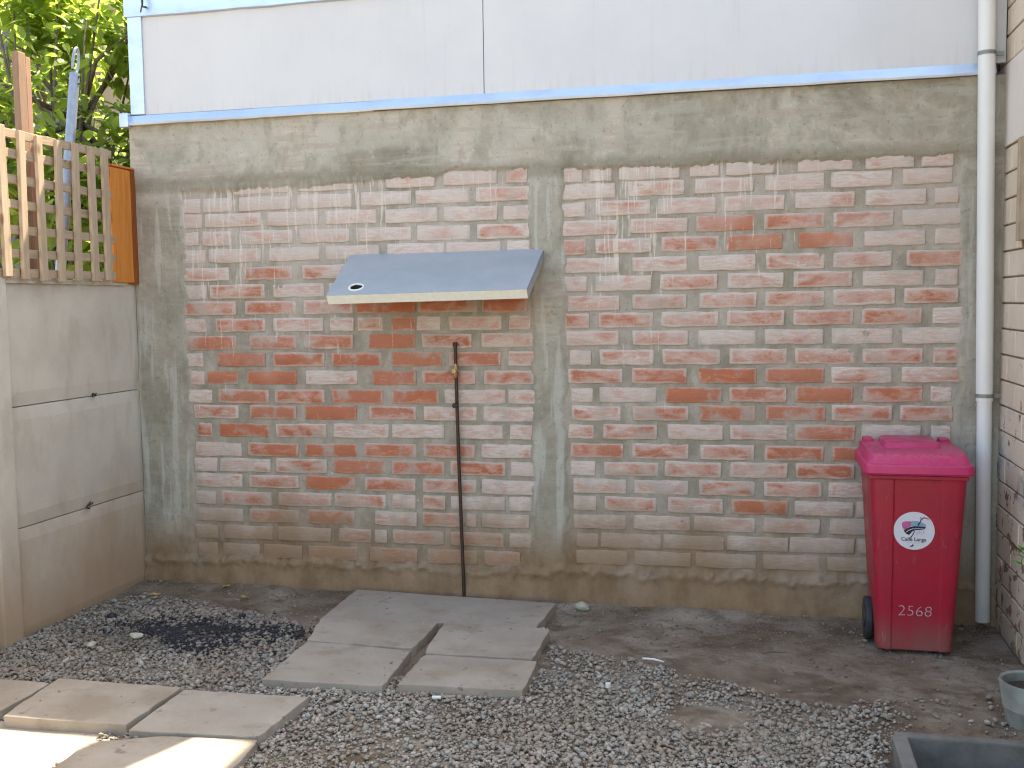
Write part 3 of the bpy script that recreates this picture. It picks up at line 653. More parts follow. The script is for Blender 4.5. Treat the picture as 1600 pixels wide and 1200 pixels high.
for z in (2.405, 2.312, 2.192, 2.075, 1.955, 1.845, 1.752):
    slat('cross_slat', (-1.886, -.835, z), (.018, 1.18, .042), rng.uniform(-.006, .006), M['lattice_h'])
ob = empty('orange_board', (-1.90, -.12, 1.70), 'orange stained timber board between lattice and brick wall', 'board')
box('board', -1.915, -1.885, -.236, -.055, 1.722, 2.345, M['orange'], ob, .003)
box('edge_strip', -1.93, -1.882, -.052, -.004, 1.712, 2.350, make_wood('dark_orange_edge', (0.30, .085, .02), (.22, .06, .02), (.12, .04, .02)), ob, .003)
box('end_cap', -1.92, -1.88, -.24, -.004, 2.352, 2.362, M['orange'], ob, .002)
pst = empty('timber_post', (-2.02, -.74, 0), 'upright weathered timber post rising behind the lattice', 'post')
box('post', -2.035, -2.0, -.785, -.728, 0, 2.845, M['redwood'], pst, .005)
box('batten', -2.028, -2.002, -.726, -.690, .4, 2.83, make_wood('pink_batten', (.42, .24, .16), (.34, .19, .13), (.25, .16, .11)), pst, .003)
sp = empty('steel_pipe', (-2.1, -.6, 0), 'leaning galvanised steel pipe with a ring on top, behind the lattice', 'pipe')
p0 = Vector((-2.1, -.72, .05)); p1 = Vector((-2.1, -.205, 2.86)); dd = (p1 - p0).normalized()
tube('pipe', [p0, p1], .027, M['steel'], sp, 16)
pts = [p1 + dd * (.07 + .075 * math.sin(a)) + Vector((0, .024 * math.cos(a), 0)) for a in np.linspace(-.5 * math.pi - .5, 1.5 * math.pi - .9, 16)]
tube('ring', pts, .008, M['steel'], sp, 8)
for z in (.02, .06): 
    c = p1 - dd * z; V, F = [], []; add_tube(V, F, [c + Vector((.02, 0, 0)), c + Vector((.030, 0, 0))], .007, 8); mesh('bolt_hole', V, F, M['bolt'], sp)

# ------------------------------------------------------------------ house wall on the right
hw = empty('house_wall', (XR, -2, 0), 'beige painted brick house wall beside the downpipe', 'wall')
box('wall_core', XR + .007, XR + 2.6, -2.92, .18, -.03, 3.4, M['joint'], hw)
for (z0, z1, rows) in ((2.645, 3.4, 6), (.0, 2.262, 19)):
    ph = (z1 - z0) / rows
    for r_ in range(rows):
        y = .14 - (.145 if r_ % 2 else 0.0) - rng.uniform(0, .02)
        first = True
        while y > -2.62:
            L = .285
            za = z0 + r_ * ph + .004; zb = z0 + (r_ + 1) * ph - .004
            segs = [(y - L, y)]
            if 1.79 < (za + zb) / 2 < 2.25:                       # cut at the window opening
                segs = [(max(a, lo), min(b, hi)) for a, b in segs for lo, hi in ((-.348, 9), (-9, -.802)) if min(b, hi) - max(a, lo) > .02]
            for a, b in segs:
                o = box('brick', XR - rng.uniform(-.001, .003), XR + .05, a, b, za, zb, M['housebrick'], hw)
                bevel_mesh(o, .004, 1)
            y -= L + .007
box('lintel', XR - .006, XR + .05, -2.6, .17, 2.266, 2.641, M['render'], hw, .004)
wf = box('window_frame', XR - .022, XR + .04, -.385, -.350, 1.82, 2.262, M['jamb'], hw, .003)
box('window_frame', XR - .022, XR + .04, -.80, -.77, 1.82, 2.262, M['jamb'], hw, .003)
box('window_board', XR - .014, XR + .03, -.768, -.387, 1.822, 2.26, M['jamb'], hw)

# ------------------------------------------------------------------ downpipe
dp = empty('downpipe', (2.575, -.062, 0), 'white plastic downpipe in the corner behind the red bin', 'pipe')
tube('upper_pipe', [(2.575, -.064, 1.09), (2.5485, -.064, 2.93), (2.545, -.064, 3.6)], .0375, M['pvc'], dp, 24)
tube('lower_pipe', [(2.588, -.064, .035), (2.5752, -.064, 1.094)], .0335, M['pvc'], dp, 24)
for z, x in ((2.69, 2.552), (1.116, 2.575)):
    V, F = [], []; add_tube(V, F, [(x, -.064, z - .009), (x, -.064, z + .009)], .0392, 24); add_box(V, F, x + .035, x + .078, -.05, -.044, z - .010, z + .010)
    mesh('strap', V, F, M['strap'], dp)

# ------------------------------------------------------------------ metal canopy
cp = empty('wall_canopy', (-.07, -.02, 1.85), 'small sloping insulated metal canopy fixed above the copper pipe', 'canopy')
A0 = Vector((-.603, .0, 1.850)); A1 = Vector((.462, .0, 1.858)); B0 = Vector((-.597, -.36, 1.629)); B1 = Vector((.447, -.36, 1.645))
nrm = (A1 - A0).cross(B0 - A0).normalized()
if nrm.z > 0: nrm = -nrm
TH = .052; hole_c = B0 + (B1 - B0) * .135 + (A0 - B0) * .17
ux = (A1 - A0).normalized(); uy = (A0 - B0).normalized()
bm = bmesh.new()
ov = [bm.verts.new(p) for p in (A0, A1, B1, B0)]; oe = [bm.edges.new((ov[i], ov[(i + 1) % 4])) for i in range(4)]
hv = []
for i in range(20):
    a = 2 * math.pi * i / 20; rr = 1 + .12 * math.sin(3 * a + 1)
    hv.append(bm.verts.new(hole_c + ux * .032 * rr * math.cos(a) + uy * .026 * rr * math.sin(a)))
he = [bm.edges.new((hv[i], hv[(i + 1) % 20])) for i in range(20)]
bmesh.ops.triangle_fill(bm, use_beauty=True, use_dissolve=False, edges=oe + he)
ext = bmesh.ops.extrude_edge_only(bm, edges=he)
for v in [g for g in ext['geom'] if isinstance(g, bmesh.types.BMVert)]: v.co += nrm * (TH * .8)
bmesh.ops.recalc_face_normals(bm, faces=bm.faces)
for v in bm.verts: v.co -= Vector(cp.location)
hs = set(v for v in bm.verts if v not in ov and v not in hv)
for f in bm.faces:
    if any(v in hs for v in f.verts): f.material_index = 1  # hole walls coloured black in place of shade
me = bpy.data.meshes.new('top_sheet'); bm.to_mesh(me); bm.free(); me.materials.append(M['zinc_dark']); me.materials.append(M['black'])
link(bpy.data.objects.new('top_sheet', me), cp)
V, F = [], []; b0 = [A0, A1, B1, B0]
e1 = [p + nrm * .0015 for p in b0]; e2 = [p + nrm * TH for p in b0]
mesh('bottom_sheet', [tuple(p) for p in e2], [(0, 1, 2, 3)], M['zinc_dark'], cp)
ins = lambda p: p
mesh('foam_edge', [tuple(p) for p in (e1[3], e1[2], e2[2], e2[3], e1[3] + uy * .03, e1[2] + uy * .03, e2[2] + uy * .03, e2[3] + uy * .03)], [(0, 1, 2, 3), (3, 2, 6, 7), (0, 4, 5, 1)], M['foam'], cp)
mesh('side_trim', [tuple(p) for p in (e1[1] + ux * .001, e1[2] + ux * .001, e2[2] + ux * .001, e2[1] + ux * .001)], [(0, 1, 2, 3)], M['zinc_dark'], cp)
mesh('side_trim', [tuple(p) for p in (e1[0] - ux * .001, e1[3] - ux * .001, e2[3] - ux * .001, e2[0] - ux * .001)], [(0, 3, 2, 1)], M['zinc_dark'], cp)
mesh('hole_floor', [tuple(hole_c + nrm * (TH * .8) + ux * (.04 * math.cos(a)) + uy * (.035 * math.sin(a))) for a in np.linspace(0, 2 * math.pi, 16, endpoint=False)], [tuple(range(16))], M['black'], cp)  # black disc stands in for the shade deep in the hole
V, F = [], []; add_tube(V, F, [hole_c - nrm * .001 + ux * .038 * math.cos(a) + uy * .031 * math.sin(a) for a in np.linspace(0, 2 * math.pi, 25)], .005, 6, False)
mesh('hole_rim', V, F, M['foam'], cp)

for t in (.12, .86):
    c = A0 + (A1 - A0) * t + nrm * TH
    V, F = [], []
    add_tube(V, F, [c + Vector((0, -.012, -.02)), c - uy * .30], .009, 6); add_tube(V, F, [c + Vector((0, -.014, -.19)), c - uy * .28 + nrm * .004], .008, 6); add_tube(V, F, [c + Vector((0, -.014, -.02)), c + Vector((0, -.014, -.20))], .009, 6)
    mesh('bracket', V, F, M['strap'], cp)

# ------------------------------------------------------------------ copper pipe with tap
cu = empty('copper_pipe', (0, -.03, 0), 'thin brown copper water pipe with a brass valve standing against the bricks', 'pipe')
pp = [(.017, -.055, .0), (.014, -.050, .10), (.004, -.036, .35), (-.006, -.030, .70), (-.012, -.028, 1.0), (-.014, -.027, 1.22)]
tube('riser', pp, .0092, M['copper'], cu, 12)
tube('upper_stub', [(-.015, -.027, 1.22), (-.017, -.027, 1.372)], .0088, M['copper'], cu, 12)
tube('end_collar', [(-.017, -.027, 1.352), (-.0175, -.027, 1.376)], .0115, M['copper'], cu, 12)
vb = tube('valve_body', [(-.0145, -.029, 1.19), (-.0145, -.03, 1.20), (-.015, -.03, 1.212), (-.015, -.03, 1.238), (-.0155, -.029, 1.25), (-.0155, -.029, 1.262)], [.0115, .014, .013, .0155, .012, .011], M['brass'], cu, 14)
tube('spindle', [(-.015, -.03, 1.226), (-.015, -.062, 1.226)], .007, M['brass'], vb, 10).location = (0, 0, 0)
V, F = [], []; add_tube(V, F, [(-.044, -.06, 1.227), (.014, -.06, 1.227)], .0042, 8); add_tube(V, F, [(-.015, -.06, 1.200), (-.015, -.06, 1.254)], .0042, 8)
mesh('cross_handle', V, F, M['brass'], vb)
V, F = [], []; add_tube(V, F, [(-.015, -.054, 1.226), (-.015, -.069, 1.226)], .012, 12); mesh('handle_boss', V, F, M['brass'], vb)
tube('tee_stub', [(-.016, -.03, 1.043), (-.017, -.062, 1.043)], .0135, M['copper'], cu, 12)
tube('tee_mouth', [(-.017, -.0615, 1.043), (-.017, -.063, 1.043)], .0085, M['black'], cu, 12)  # black disc stands in for the shaded hollow of the stub

# ------------------------------------------------------------------ wheeled bin
bn = empty('wheelie_bin', (2.222, -.36, 0), 'red wheeled bin with round white sticker and number 2568, beside the downpipe', 'bin')
BX = 2.222
def binring(z, w, y0, y1, r=.035, rec=.006, cw=.10):
    """outline: front edge at y0 with a sunk centre panel"""
    P = []
    P += [(BX - cw - .004, y0), (BX - cw + .004, y0 + rec), (BX + cw - .004, y0 + rec), (BX + cw + .004, y0)]
    def arc(cx, cy, a0, a1):
        return [(cx + r * math.cos(a), cy + r * math.sin(a)) for a in np.linspace(a0, a1, 6)]
    P += arc(BX + w / 2 - r, y0 + r, -math.pi / 2, 0) + arc(BX + w / 2 - r, y1 - r, 0, math.pi / 2)
    P += arc(BX - w / 2 + r, y1 - r, math.pi / 2, math.pi) + arc(BX - w / 2 + r, y0 + r, math.pi, 1.5 * math.pi)
    return [(x, y, z) for x, y in P]
def front_y(z): return -.512 - .028 * z / .81
rings = [binring(.012, .300, -.500, -.215), binring(.020, .316, front_y(.02), -.205)]
for z in np.linspace(.06, .80, 9): rings.append(binring(z, .316 + (.402 - .316) * z / .80, front_y(z), -.205 + .12 * z / .8))
rings.append(binring(.838, .405, front_y(.838), -.08))
loft('body', rings, M['binbody'], bn, True, True, 30)
for s, wi, wo in ((-1, .166, .195), (1, .142, .168)):
    w = tube('wheel', [(BX + s * wi, -.31, .098), (BX + s * wo, -.31, .098)], .098, M['black'], bn, 28)
    bevel_mesh(w, .006, 2)
    tube('hub', [(BX + s * (wo - .001), -.31, .098), (BX + s * (wo + .004), -.31, .098)], .045, M['bolt'], w, 16)
tube('axle', [(BX - .19, -.31, .098), (BX + .16, -.31, .098)], .011, M['bolt'], bn, 10)
def rr(z, w, y0, y1, r=.04, n=7):
    P = []
    for cx, cy, a in ((BX + w / 2 - r, y0 + r, -math.pi / 2), (BX + w / 2 - r, y1 - r, 0), (BX - w / 2 + r, y1 - r, math.pi / 2), (BX - w / 2 + r, y0 + r, math.pi)):
        P += [(cx + r * math.cos(a + t), cy + r * math.sin(a + t), z) for t in np.linspace(0, math.pi / 2, n)]
    return P
lid = loft('lid', [rr(.812, .437, -.550, -.07), rr(.810, .452, -.562, -.06), rr(.818, .457, -.566, -.055), rr(.848, .453, -.562, -.055), rr(.855, .446, -.556, -.06), rr(.857, .434, -.545, -.065),
                   rr(.866, .426, -.538, -.07), rr(.886, .412, -.525, -.075), rr(.898, .405, -.508, -.085, .05), rr(.903, .36, -.47, -.11, .06), rr(.902, .30, -.40, -.16, .06)], M['binlid'], bn, True, True, 28)
def rb(z, x0, x1, y0, y1, r=.02):
    global BX
    old = BX; BX = (x0 + x1) / 2; P = rr(z, x1 - x0, y0, y1, r, 4); BX = old; return P
loft('lid_crown', [rb(.899, BX - .125, BX + .125, -.36, -.075), rb(.921, BX - .115, BX + .115, -.345, -.08), rb(.926, BX - .105, BX + .105, -.33, -.09)], M['binlid'], lid, False, True, 28)
for s in (-1, 1):
    box('hinge_lug', BX + s * .17 - .022, BX + s * .17 + .022, -.14, -.06, .892, .918, M['binlid'], lid, .006)
V, F = [], []; add_tube(V, F, [(BX - .20, -.035, .875), (BX + .20, -.035, .875)], .014, 12); 
for s in (-.17, 0, .17): add_box(V, F, BX + s - .02, BX + s + .02, -.09, -.03, .845, .872)
mesh('rear_handle', V, F, M['binbody'], bn)
# front lip under the lid and the foot bar
box('rim_lip', BX - .204, BX + .204, -.545, -.52, .786, .806, M['binbody'], bn, .006)
# sticker and number, lying on the sunk front panel
def fpt(dx, z, lift=.0012):
    return (BX + dx, front_y(z) + .006 - lift, z)
SC = (-.014, .560)
stk = mesh('sticker', [fpt(SC[0] + .085 * math.cos(a), SC[1] + .085 * math.sin(a), .0015) for a in np.linspace(0, 2 * math.pi, 40, endpoint=False)], [tuple(range(40))], M['sticker'], bn)
def ink(name, pts, mat, lift):
    s = .085 / 385.0   # emblem measured on a disc of radius 385, centre (585, 575)
    o = mesh(name, [fpt(SC[0] + (x - 585) * s, SC[1] - (y - 575) * s, lift) for x, y in pts], [tuple(range(len(pts) - 1, -1, -1))], mat, stk); return o
ink('emblem_hill', [(350, 430), (375, 400), (430, 385), (528, 385), (528, 480), (470, 510), (400, 560), (365, 510)], M['inkpink'], .0022)
ink('emblem_sky', [(530, 372), (640, 372), (700, 395), (760, 410), (805, 455), (800, 485), (530, 480)], M['inkblue'], .0022)
ink('emblem_road', [(390, 580), (430, 540), (500, 500), (580, 480), (700, 482), (800, 485), (800, 510), (760, 540), (690, 552), (610, 560), (550, 590), (510, 640), (490, 662), (440, 640)], M['ink'], .0026)
ink('emblem_road_line', [(432, 602), (480, 560), (560, 528), (660, 522), (760, 516), (760, 522), (660, 530), (565, 537), (490, 568), (440, 610)], M['sticker'], .0030)
ink('emblem_tree', [(640, 455), (690, 380), (705, 330), (725, 335), (712, 380), (665, 470)], M['ink'], .0032)
ink('emblem_tree', [(712, 335), (690, 300), (700, 290), (722, 325), (760, 290), (775, 300), (735, 340)], M['ink'], .0034)
ink('emblem_tree', [(585, 575), (560, 640), (520, 700), (490, 740), (505, 745), (545, 695), (580, 640), (600, 580)], M['ink'], .0034)
ink('emblem_bird', [(770, 295), (800, 300), (860, 322), (850, 335), (800, 318), (775, 320)], M['inkred'], .0034)
ink('emblem_bird', [(500, 910), (540, 870), (580, 835), (570, 870), (605, 880), (560, 890)], M['ink'], .0030)
for (x, y) in ((640, 600), (680, 575), (718, 590), (762, 570)): ink('emblem_stroke', [(x - 5, y), (x + 5, y - 4), (x + 4, y + 62), (x - 4, y + 55)], M['inkblue'], .0030)
ink('emblem_rule', [(455, 815), (700, 815), (700, 820), (455, 820)], M['inkblue'], .0030)
def text(name, body, cx, z, height, width, mat, parent, lift, shear=0.0, bold=0.0):
    cd = bpy.data.curves.new(name, 'FONT'); cd.body = body; cd.align_x = 'CENTER'; cd.align_y = 'CENTER'; cd.size = 1.0; cd.shear = shear; cd.offset = bold
    cd.resolution_u = 3
    to = bpy.data.objects.new(name, cd); COL.objects.link(to)
    dg = bpy.context.evaluated_depsgraph_get(); me = bpy.data.meshes.new_from_object(to.evaluated_get(dg))
    xs = [v.co.x for v in me.vertices]; ys = [v.co.y for v in me.vertices]
    kx = width / (max(xs) - min(xs)); ky = height / (max(ys) - min(ys)); mx = (max(xs) + min(xs)) / 2; my = (max(ys) + min(ys)) / 2
    vs = [fpt(cx + (v.co.x - mx) * kx, z + (v.co.y - my) * ky, lift) for v in me.vertices]; fs = [tuple(p.vertices) for p in me.polygons]
    bpy.data.objects.remove(to); bpy.data.meshes.remove(me)
    return mesh(name, vs, fs, mat, parent)
text('sticker_lettering', 'Calle Larga', SC[0] - .001, SC[1] - .040, .022, .103, M['ink'], stk, .0030, 0, .012)
text('painted_number', '2568', -.003, .198, .046, .140, M['white'], bn, .0015, .06, -.022)

# ------------------------------------------------------------------ paving slabs (top surfaces slightly out of level)
for poly, top, lab in SLABS:
    P = []
    n = len(poly)
    for i in range(n):                                    # a few worn points along each edge
        a = Vector(poly[i]); b = Vector(poly[(i + 1) % n])
        for t in np.linspace(0, 1, 9)[:-1]:
            q = a.lerp(b, t); w = .0 if t == 0 else .0042
            if t == 0: q = q.lerp(Vector((sum(p[0] for p in poly) / n, sum(p[1] for p in poly) / n)), rng.choice((.0, .01, .03)))
            P.append((q.x + rng.uniform(-w, w), q.y + rng.uniform(-w, w)))
    cx = sum(p[0] for p in P) / len(P); cy = sum(p[1] for p in P) / len(P)
    o = prism('paving_slab', [(x - cx, y - cy) for x, y in P], -.05, 0, M['slab'], None, .004)
    o.location = (cx, cy, top); o.rotation_euler = (rng.uniform(-.006, .006), rng.uniform(-.006, .006), 0)
    tag(o, lab, 'paving slab', 'concrete paving slabs')

# ------------------------------------------------------------------ concrete trough and pot at the right edge
tr = empty('concrete_trough', (2.3, -1.95, 0), 'grey concrete trough with dark water in the lower corner', 'trough')
box('back_wall', 1.995, 2.63, -1.665, -1.625, -.15, .100, M['trough'], tr, .008, .003)
box('side_wall', 1.985, 2.035, -2.30, -1.664, -.15, .098, M['trough'], tr, .008, .003)
box('side_wall', 2.585, 2.632, -2.30, -1.664, -.15, .098, M['trough'], tr, .008, .003)
box('front_wall', 2.034, 2.586, -2.30, -2.255, -.15, .096, M['trough'], tr, .008, .003)
box('water', 2.032, 2.588, -2.258, -1.662, -.14, -.055, M['water'], tr)
pt = empty('plant_pot', (2.535, -1.25, 0), 'pale grey pot of soil on the gravel beside the concrete trough', 'pot')
def circ(cx, cy, z, r, n=28): return [(cx + r * (1 + .02 * math.sin(3 * a)) * math.cos(a), cy + r * math.sin(a), z) for a in np.linspace(0, 2 * math.pi, n, endpoint=False)]
PX, PY = 2.527, -1.225
loft('pot_wall', [circ(PX, PY, .0, .088), circ(PX, PY, .06, .095), circ(PX, PY, .065, .099), circ(PX, PY, .075, .099), circ(PX, PY, .16, .112), circ(PX, PY, .166, .110), circ(PX, PY, .160, .100), circ(PX, PY, .12, .097)], M['pot'], pt, True, False, 35)
loft('soil', [circ(PX, PY, .118, .099), circ(PX, PY, .132, .09), circ(PX + .01, PY, .14, .05)], M['soil'], pt, False, True)

# ------------------------------------------------------------------ gravel
def pebble_shapes(n):
    out = []
    for i in range(n):
        bm = bmesh.new(); bmesh.ops.create_icosphere(bm, subdivisions=1, radius=1)
        r = random.Random(i)
        for v in bm.verts: v.co *= r.uniform(.72, 1.15)
        bm.verts.index_update()
        out.append((np.array([v.co[:] for v in bm.verts]), np.array([[v.index for v in f.verts] for f in bm.faces]))); bm.free()
    return out
SHAPES = pebble_shapes(14)
def scatter(name, pts, sizes, tints, mat, label, cat, smooth=False, flat=.62):
    rs = np.random.RandomState(len(pts)); VV, FF, CC = [], [], []; off = 0
    for i, (x, y, z) in enumerate(pts):
        v, f = SHAPES[rs.randint(len(SHAPES))]
        s = sizes[i] * np.array([rs.uniform(.85, 1.45), rs.uniform(.75, 1.0), flat * rs.uniform(.8, 1.25)])
        a = rs.uniform(0, 6.283); tx, ty = rs.uniform(-.5, .5, 2)
        m = np.array(Matrix.Rotation(a, 3, 'Z') @ Matrix.Rotation(tx, 3, 'X') @ Matrix.Rotation(ty, 3, 'Y'))
        VV.append((v * s) @ m.T + (x, y, z)); FF.append(f + off); off += len(v); CC.append(np.repeat([[*tints[i], 1.0]], len(v), 0))
    VV = np.concatenate(VV); FF = np.concatenate(FF); CC = np.concatenate(CC)
    me = bpy.data.meshes.new(name); me.vertices.add(len(VV)); me.vertices.foreach_set('co', VV.astype(np.float32).ravel())
    me.loops.add(FF.size); me.loops.foreach_set('vertex_index', FF.astype(np.int32).ravel())
    me.polygons.add(len(FF)); me.polygons.foreach_set('loop_start', np.arange(0, FF.size, 3, dtype=np.int32)); me.polygons.foreach_set('loop_total', np.full(len(FF), 3, np.int32))
    me.update(calc_edges=True); me.validate()
    ca = me.attributes.new('tint', 'FLOAT_COLOR', 'POINT'); ca.data.foreach_set('color', CC.astype(np.float32).ravel())
    me.materials.append(mat); o = link(bpy.data.objects.new(name, me)); return tag(o, label, cat, None, 'stuff')
GRAVEL_EDGE = [(-1.93, -.55), (-1.72, -.30), (-1.55, -.36), (-1.2, -.43), (-.80, -.56), (-.66, -.68), (-.55, -.95), (-.5, -1.2), (.6, -1.2), (.63, -.70), (.80, -.76), (.93, -.84), (1.15, -.92), (1.32, -1.0), (1.6, -1.10), (1.83, -1.16), (2.1, -1.10), (2.3, -1.02), (2.45, -1.0), (2.62, -1.08), (2.63, -3.2), (-1.9, -3.2)]
rs = np.random.RandomState(5)
N = 160000
px = rs.uniform(-1.9, 2.63, N); py = rs.uniform(-3.2, -.25, N)
wobx = px + .05 * fbm(px * 6, py * 6, 3); woby = py + .05 * fbm(px * 6 + 9, py * 6, 3)
keep = inside(wobx, woby, GRAVEL_EDGE)
for poly, top, lab in SLABS: keep &= ~inside(px, py, poly, -.003)
keep &= ~((px > 1.97) & (px < 2.64) & (py < -1.61) & (py > -2.31))
keep &= ~(np.hypot(px - PX, py - PY) < .09)
dens = 0.70 + 0.9 * fbm(px * 1.3 + 2, py * 1.3 + 7, 3)
dens = np.where((px > 1.2) & (py > -1.35 - .15 * (px - 1.2)), dens - .45, dens)        # thins out by the bin
dens = np.where((px > .9) & (px < 1.9) & (py < -1.45), dens - .12, dens)
dens -= 0.8 * np.exp(-((px - 1.35) ** 2 / .025 + (py + 1.42) ** 2 / .014))
dens -= 0.35 * sstep(.0, .22, py + .62) * (px < -.6)
keep &= rs.rand(N) < np.clip(dens, .03, 1.0) * np.where(py < -2.4, .3, .85)
px, py = px[keep], py[keep]
stray = [(rng.uniform(-1.8, .62), rng.uniform(-2.45, -.15)) for _ in range(260)]            # a few stones kicked onto the slabs
sx = np.array([q[0] for q in stray]); sy = np.array([q[1] for q in stray]); top_z = np.full(len(sx), -1.0)
for poly, top, lab in SLABS: top_z = np.where(inside(sx, sy, poly, -.02), top, top_z)
near = np.full(len(sx), False)
for poly, top, lab in SLABS: near |= inside(sx, sy, poly, -.02) & ~inside(sx, sy, poly, -.09)
okk = (top_z > -.5) & (near | (rs.rand(len(sx)) < .12)); n0 = len(px)
px = np.concatenate([px, sx[okk]]); py = np.concatenate([py, sy[okk]]); n = len(px)
sz = np.clip(rs.lognormal(-5.08, .42, n), .003, .018)
sz[n0:] *= .6
pz = ground_z(px, py) + sz * .35 + rs.rand(n) * .010
pz[n0:] = top_z[okk] + sz[n0:] * .5
base = np.array([[.48, .43, .365], [.42, .38, .325], [.53, .48, .41], [.34, .30, .255], [.45, .425, .385], [.47, .375, .285], [.60, .56, .49]])
tn = base[rs.randint(0, len(base), n)] * rs.uniform(.68, 1.06, (n, 1)) * np.array([1.0, .975, .94])
# soot on the stones around the old fire
fire = np.exp(-(((px + 1.15) / .48) ** 2 + ((py + .88) / .22) ** 2)); tn *= (1 - .72 * np.clip(fire + .3 * vnoise(px * 9, py * 9), 0, 1))[:, None]
tn *= np.where((px < -.45) & (py > -1.62), .80, 1.0)[:, None]                                     # darker stones in the fence corner
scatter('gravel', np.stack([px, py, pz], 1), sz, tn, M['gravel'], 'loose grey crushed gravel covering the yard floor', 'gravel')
# charcoal left from a fire
nc = 24000
a = rs.uniform(0, 6.283, nc); r_ = np.abs(rs.normal(0, .52, nc)) * (1 + .3 * vnoise(a * 2, a * 0))
cx_ = -1.17 + .52 * r_ * np.cos(a); cy_ = -.88 + .28 * r_ * np.sin(a)
kp = (rs.rand(nc) < .34 + .7 * vnoise(cx_ * 7, cy_ * 9) + .5 * sstep(-1.2, -.8, cx_)) & (cx_ > -1.88) ; kp &= ~inside(cx_, cy_, SLABS[1][0], .01)
cx_, cy_ = cx_[kp], cy_[kp]; cs = np.clip(rs.lognormal(-5.45, .5, len(cx_)), .002, .015)
scatter('charcoal', np.stack([cx_, cy_, ground_z(cx_, cy_) + .006 + rs.rand(len(cx_)) * .010], 1), cs, np.full((len(cx_), 3), .02), M['charcoal'], 'black charcoal from an old fire scattered on the gravel', 'charcoal')
# crumbs of mortar and grit on the bare earth and along the foot of the wall
ncr = 6000
ex = rs.uniform(-1.88, 2.6, ncr); ey = -np.abs(rs.normal(0, .45, ncr)) - .05; ok = (ey > -1.3)
for poly, top, lab in SLABS: ok &= ~inside(ex, ey, poly, .0)
ex, ey = ex[ok], ey[ok]; es = np.clip(rs.lognormal(-5.8, .5, len(ex)), .0014, .013)
et = np.array([.27, .22, .17]) * rs.uniform(.5, 1.3, (len(ex), 1))
ez = ground_z(ex, ey) + 0.030 * sstep(-0.22, -0.02, ey) * .6 + .003
scatter('grit', np.stack([ex, ey, ez], 1), es, et, M['gravel'], 'brown grit and mortar crumbs on the bare earth under the wall', 'grit')

# single stones, leaves and scraps that can be picked out
def stone(x, y, s, mat, name, label, cat, fl=.6, seed=0):
    v, f = SHAPES[seed % len(SHAPES)]
    me_v = [(p[0] * s * 1.2, p[1] * s, p[2] * s * fl) for p in v]
    o = mesh(name, me_v, [tuple(int(i) for i in q) for q in f], mat); o.location = (x, y, float(ground_z(x, y)) + s * fl * .5 + .010); o.rotation_euler = (0, 0, seed)
    bm = bmesh.new(); bm.from_mesh(o.data); bmesh.ops.bevel(bm, geom=list(bm.edges), offset=s * .12, segments=1, affect='EDGES'); bm.to_mesh(o.data); bm.free()
    return tag(o, label, cat)
stone(-1.355, -.975, .036, M['palestone'], 'pale_stone', 'pale star shaped stone lying on the charcoal', 'stone', .5, 3)
stone(-1.50, -1.12, .027, M['palestone'], 'pale_stone', 'small yellowish stone on gravel beside the charcoal', 'stone', .6, 5)
stone(-1.66, -.72, .026, M['charcoal'], 'burnt_lump', 'black burnt lump on gravel under the concrete fence', 'stone', .7, 6)
stone(-1.00, -.60, .024, M['charcoal'], 'burnt_lump', 'black burnt lump at the far edge of the charcoal', 'stone', .6, 8)
stone(.665, -.13, .045, M['palestone'], 'wall_rubble', 'lump of rubble at the wall beside the long slab', 'stone', .7, 9)
def leaf_litter(x, y, s, rot, label):
    V = [(-s, 0, .004), (-.3 * s, .32 * s, .012), (.5 * s, .25 * s, .010), (s, 0, .016), (.4 * s, -.3 * s, .008), (-.4 * s, -.25 * s, .014), (0, 0, .003)]
    o = mesh('fallen_leaf', V, [(0, 6, 1), (1, 6, 2), (2, 6, 3), (3, 6, 4), (4, 6, 5), (5, 6, 0)], M['yellowleaf'])
    bm = bmesh.new(); bm.from_mesh(o.data); bmesh.ops.solidify(bm, geom=list(bm.faces), thickness=.001); bm.to_mesh(o.data); bm.free()
    o.location = (x, y, float(ground_z(x, y)) + .014); o.rotation_euler = (.2, .1, rot); tag(o, label, 'leaf', 'fallen leaves')
leaf_litter(-1.66, -.335, .035, .6, 'curled yellow leaf on bare earth in the fence corner')
leaf_litter(-1.77, -.10, .035, 2.1, 'dry leaf caught where the fence meets the brick wall')
leaf_litter(-1.35, -.12, .028, 1.1, 'dry leaf on soil at the foot of the grey column')
leaf_litter(-1.15, -.30, .026, .2, 'small dry leaf on bare earth beyond the charcoal')
V, F = [], []; add_tube(V, F, [(-.018, 0, .004), (.018, .004, .005)], .0065, 8)
o = mesh('white_scrap', V, F, M['scrap']); o.location = (.305, -1.47, .022); tag(o, 'white scrap on gravel in front of the middle slabs', 'scrap')
V, F = [], []; add_tube(V, F, [(-.05, 0, .004), (.0, .004, .006), (.05, -.006, .004)], [.004, .005, .003], 7)
o = mesh('pale_stick', V, F, M['scrap']); o.location = (1.10, -.845, .012); o.rotation_euler = (0, 0, -.2); tag(o, 'short pale stick on bare earth at the gravel edge', 'stick')
V, F = [], []; add_tube(V, F, [(0, 0, 0), (0, 0, .018)], .011, 10)
o = mesh('bottle_cap', V, F, M['scrap']); o.location = (.95, -1.20, .014); tag(o, 'small white cap lying in the gravel', 'cap')

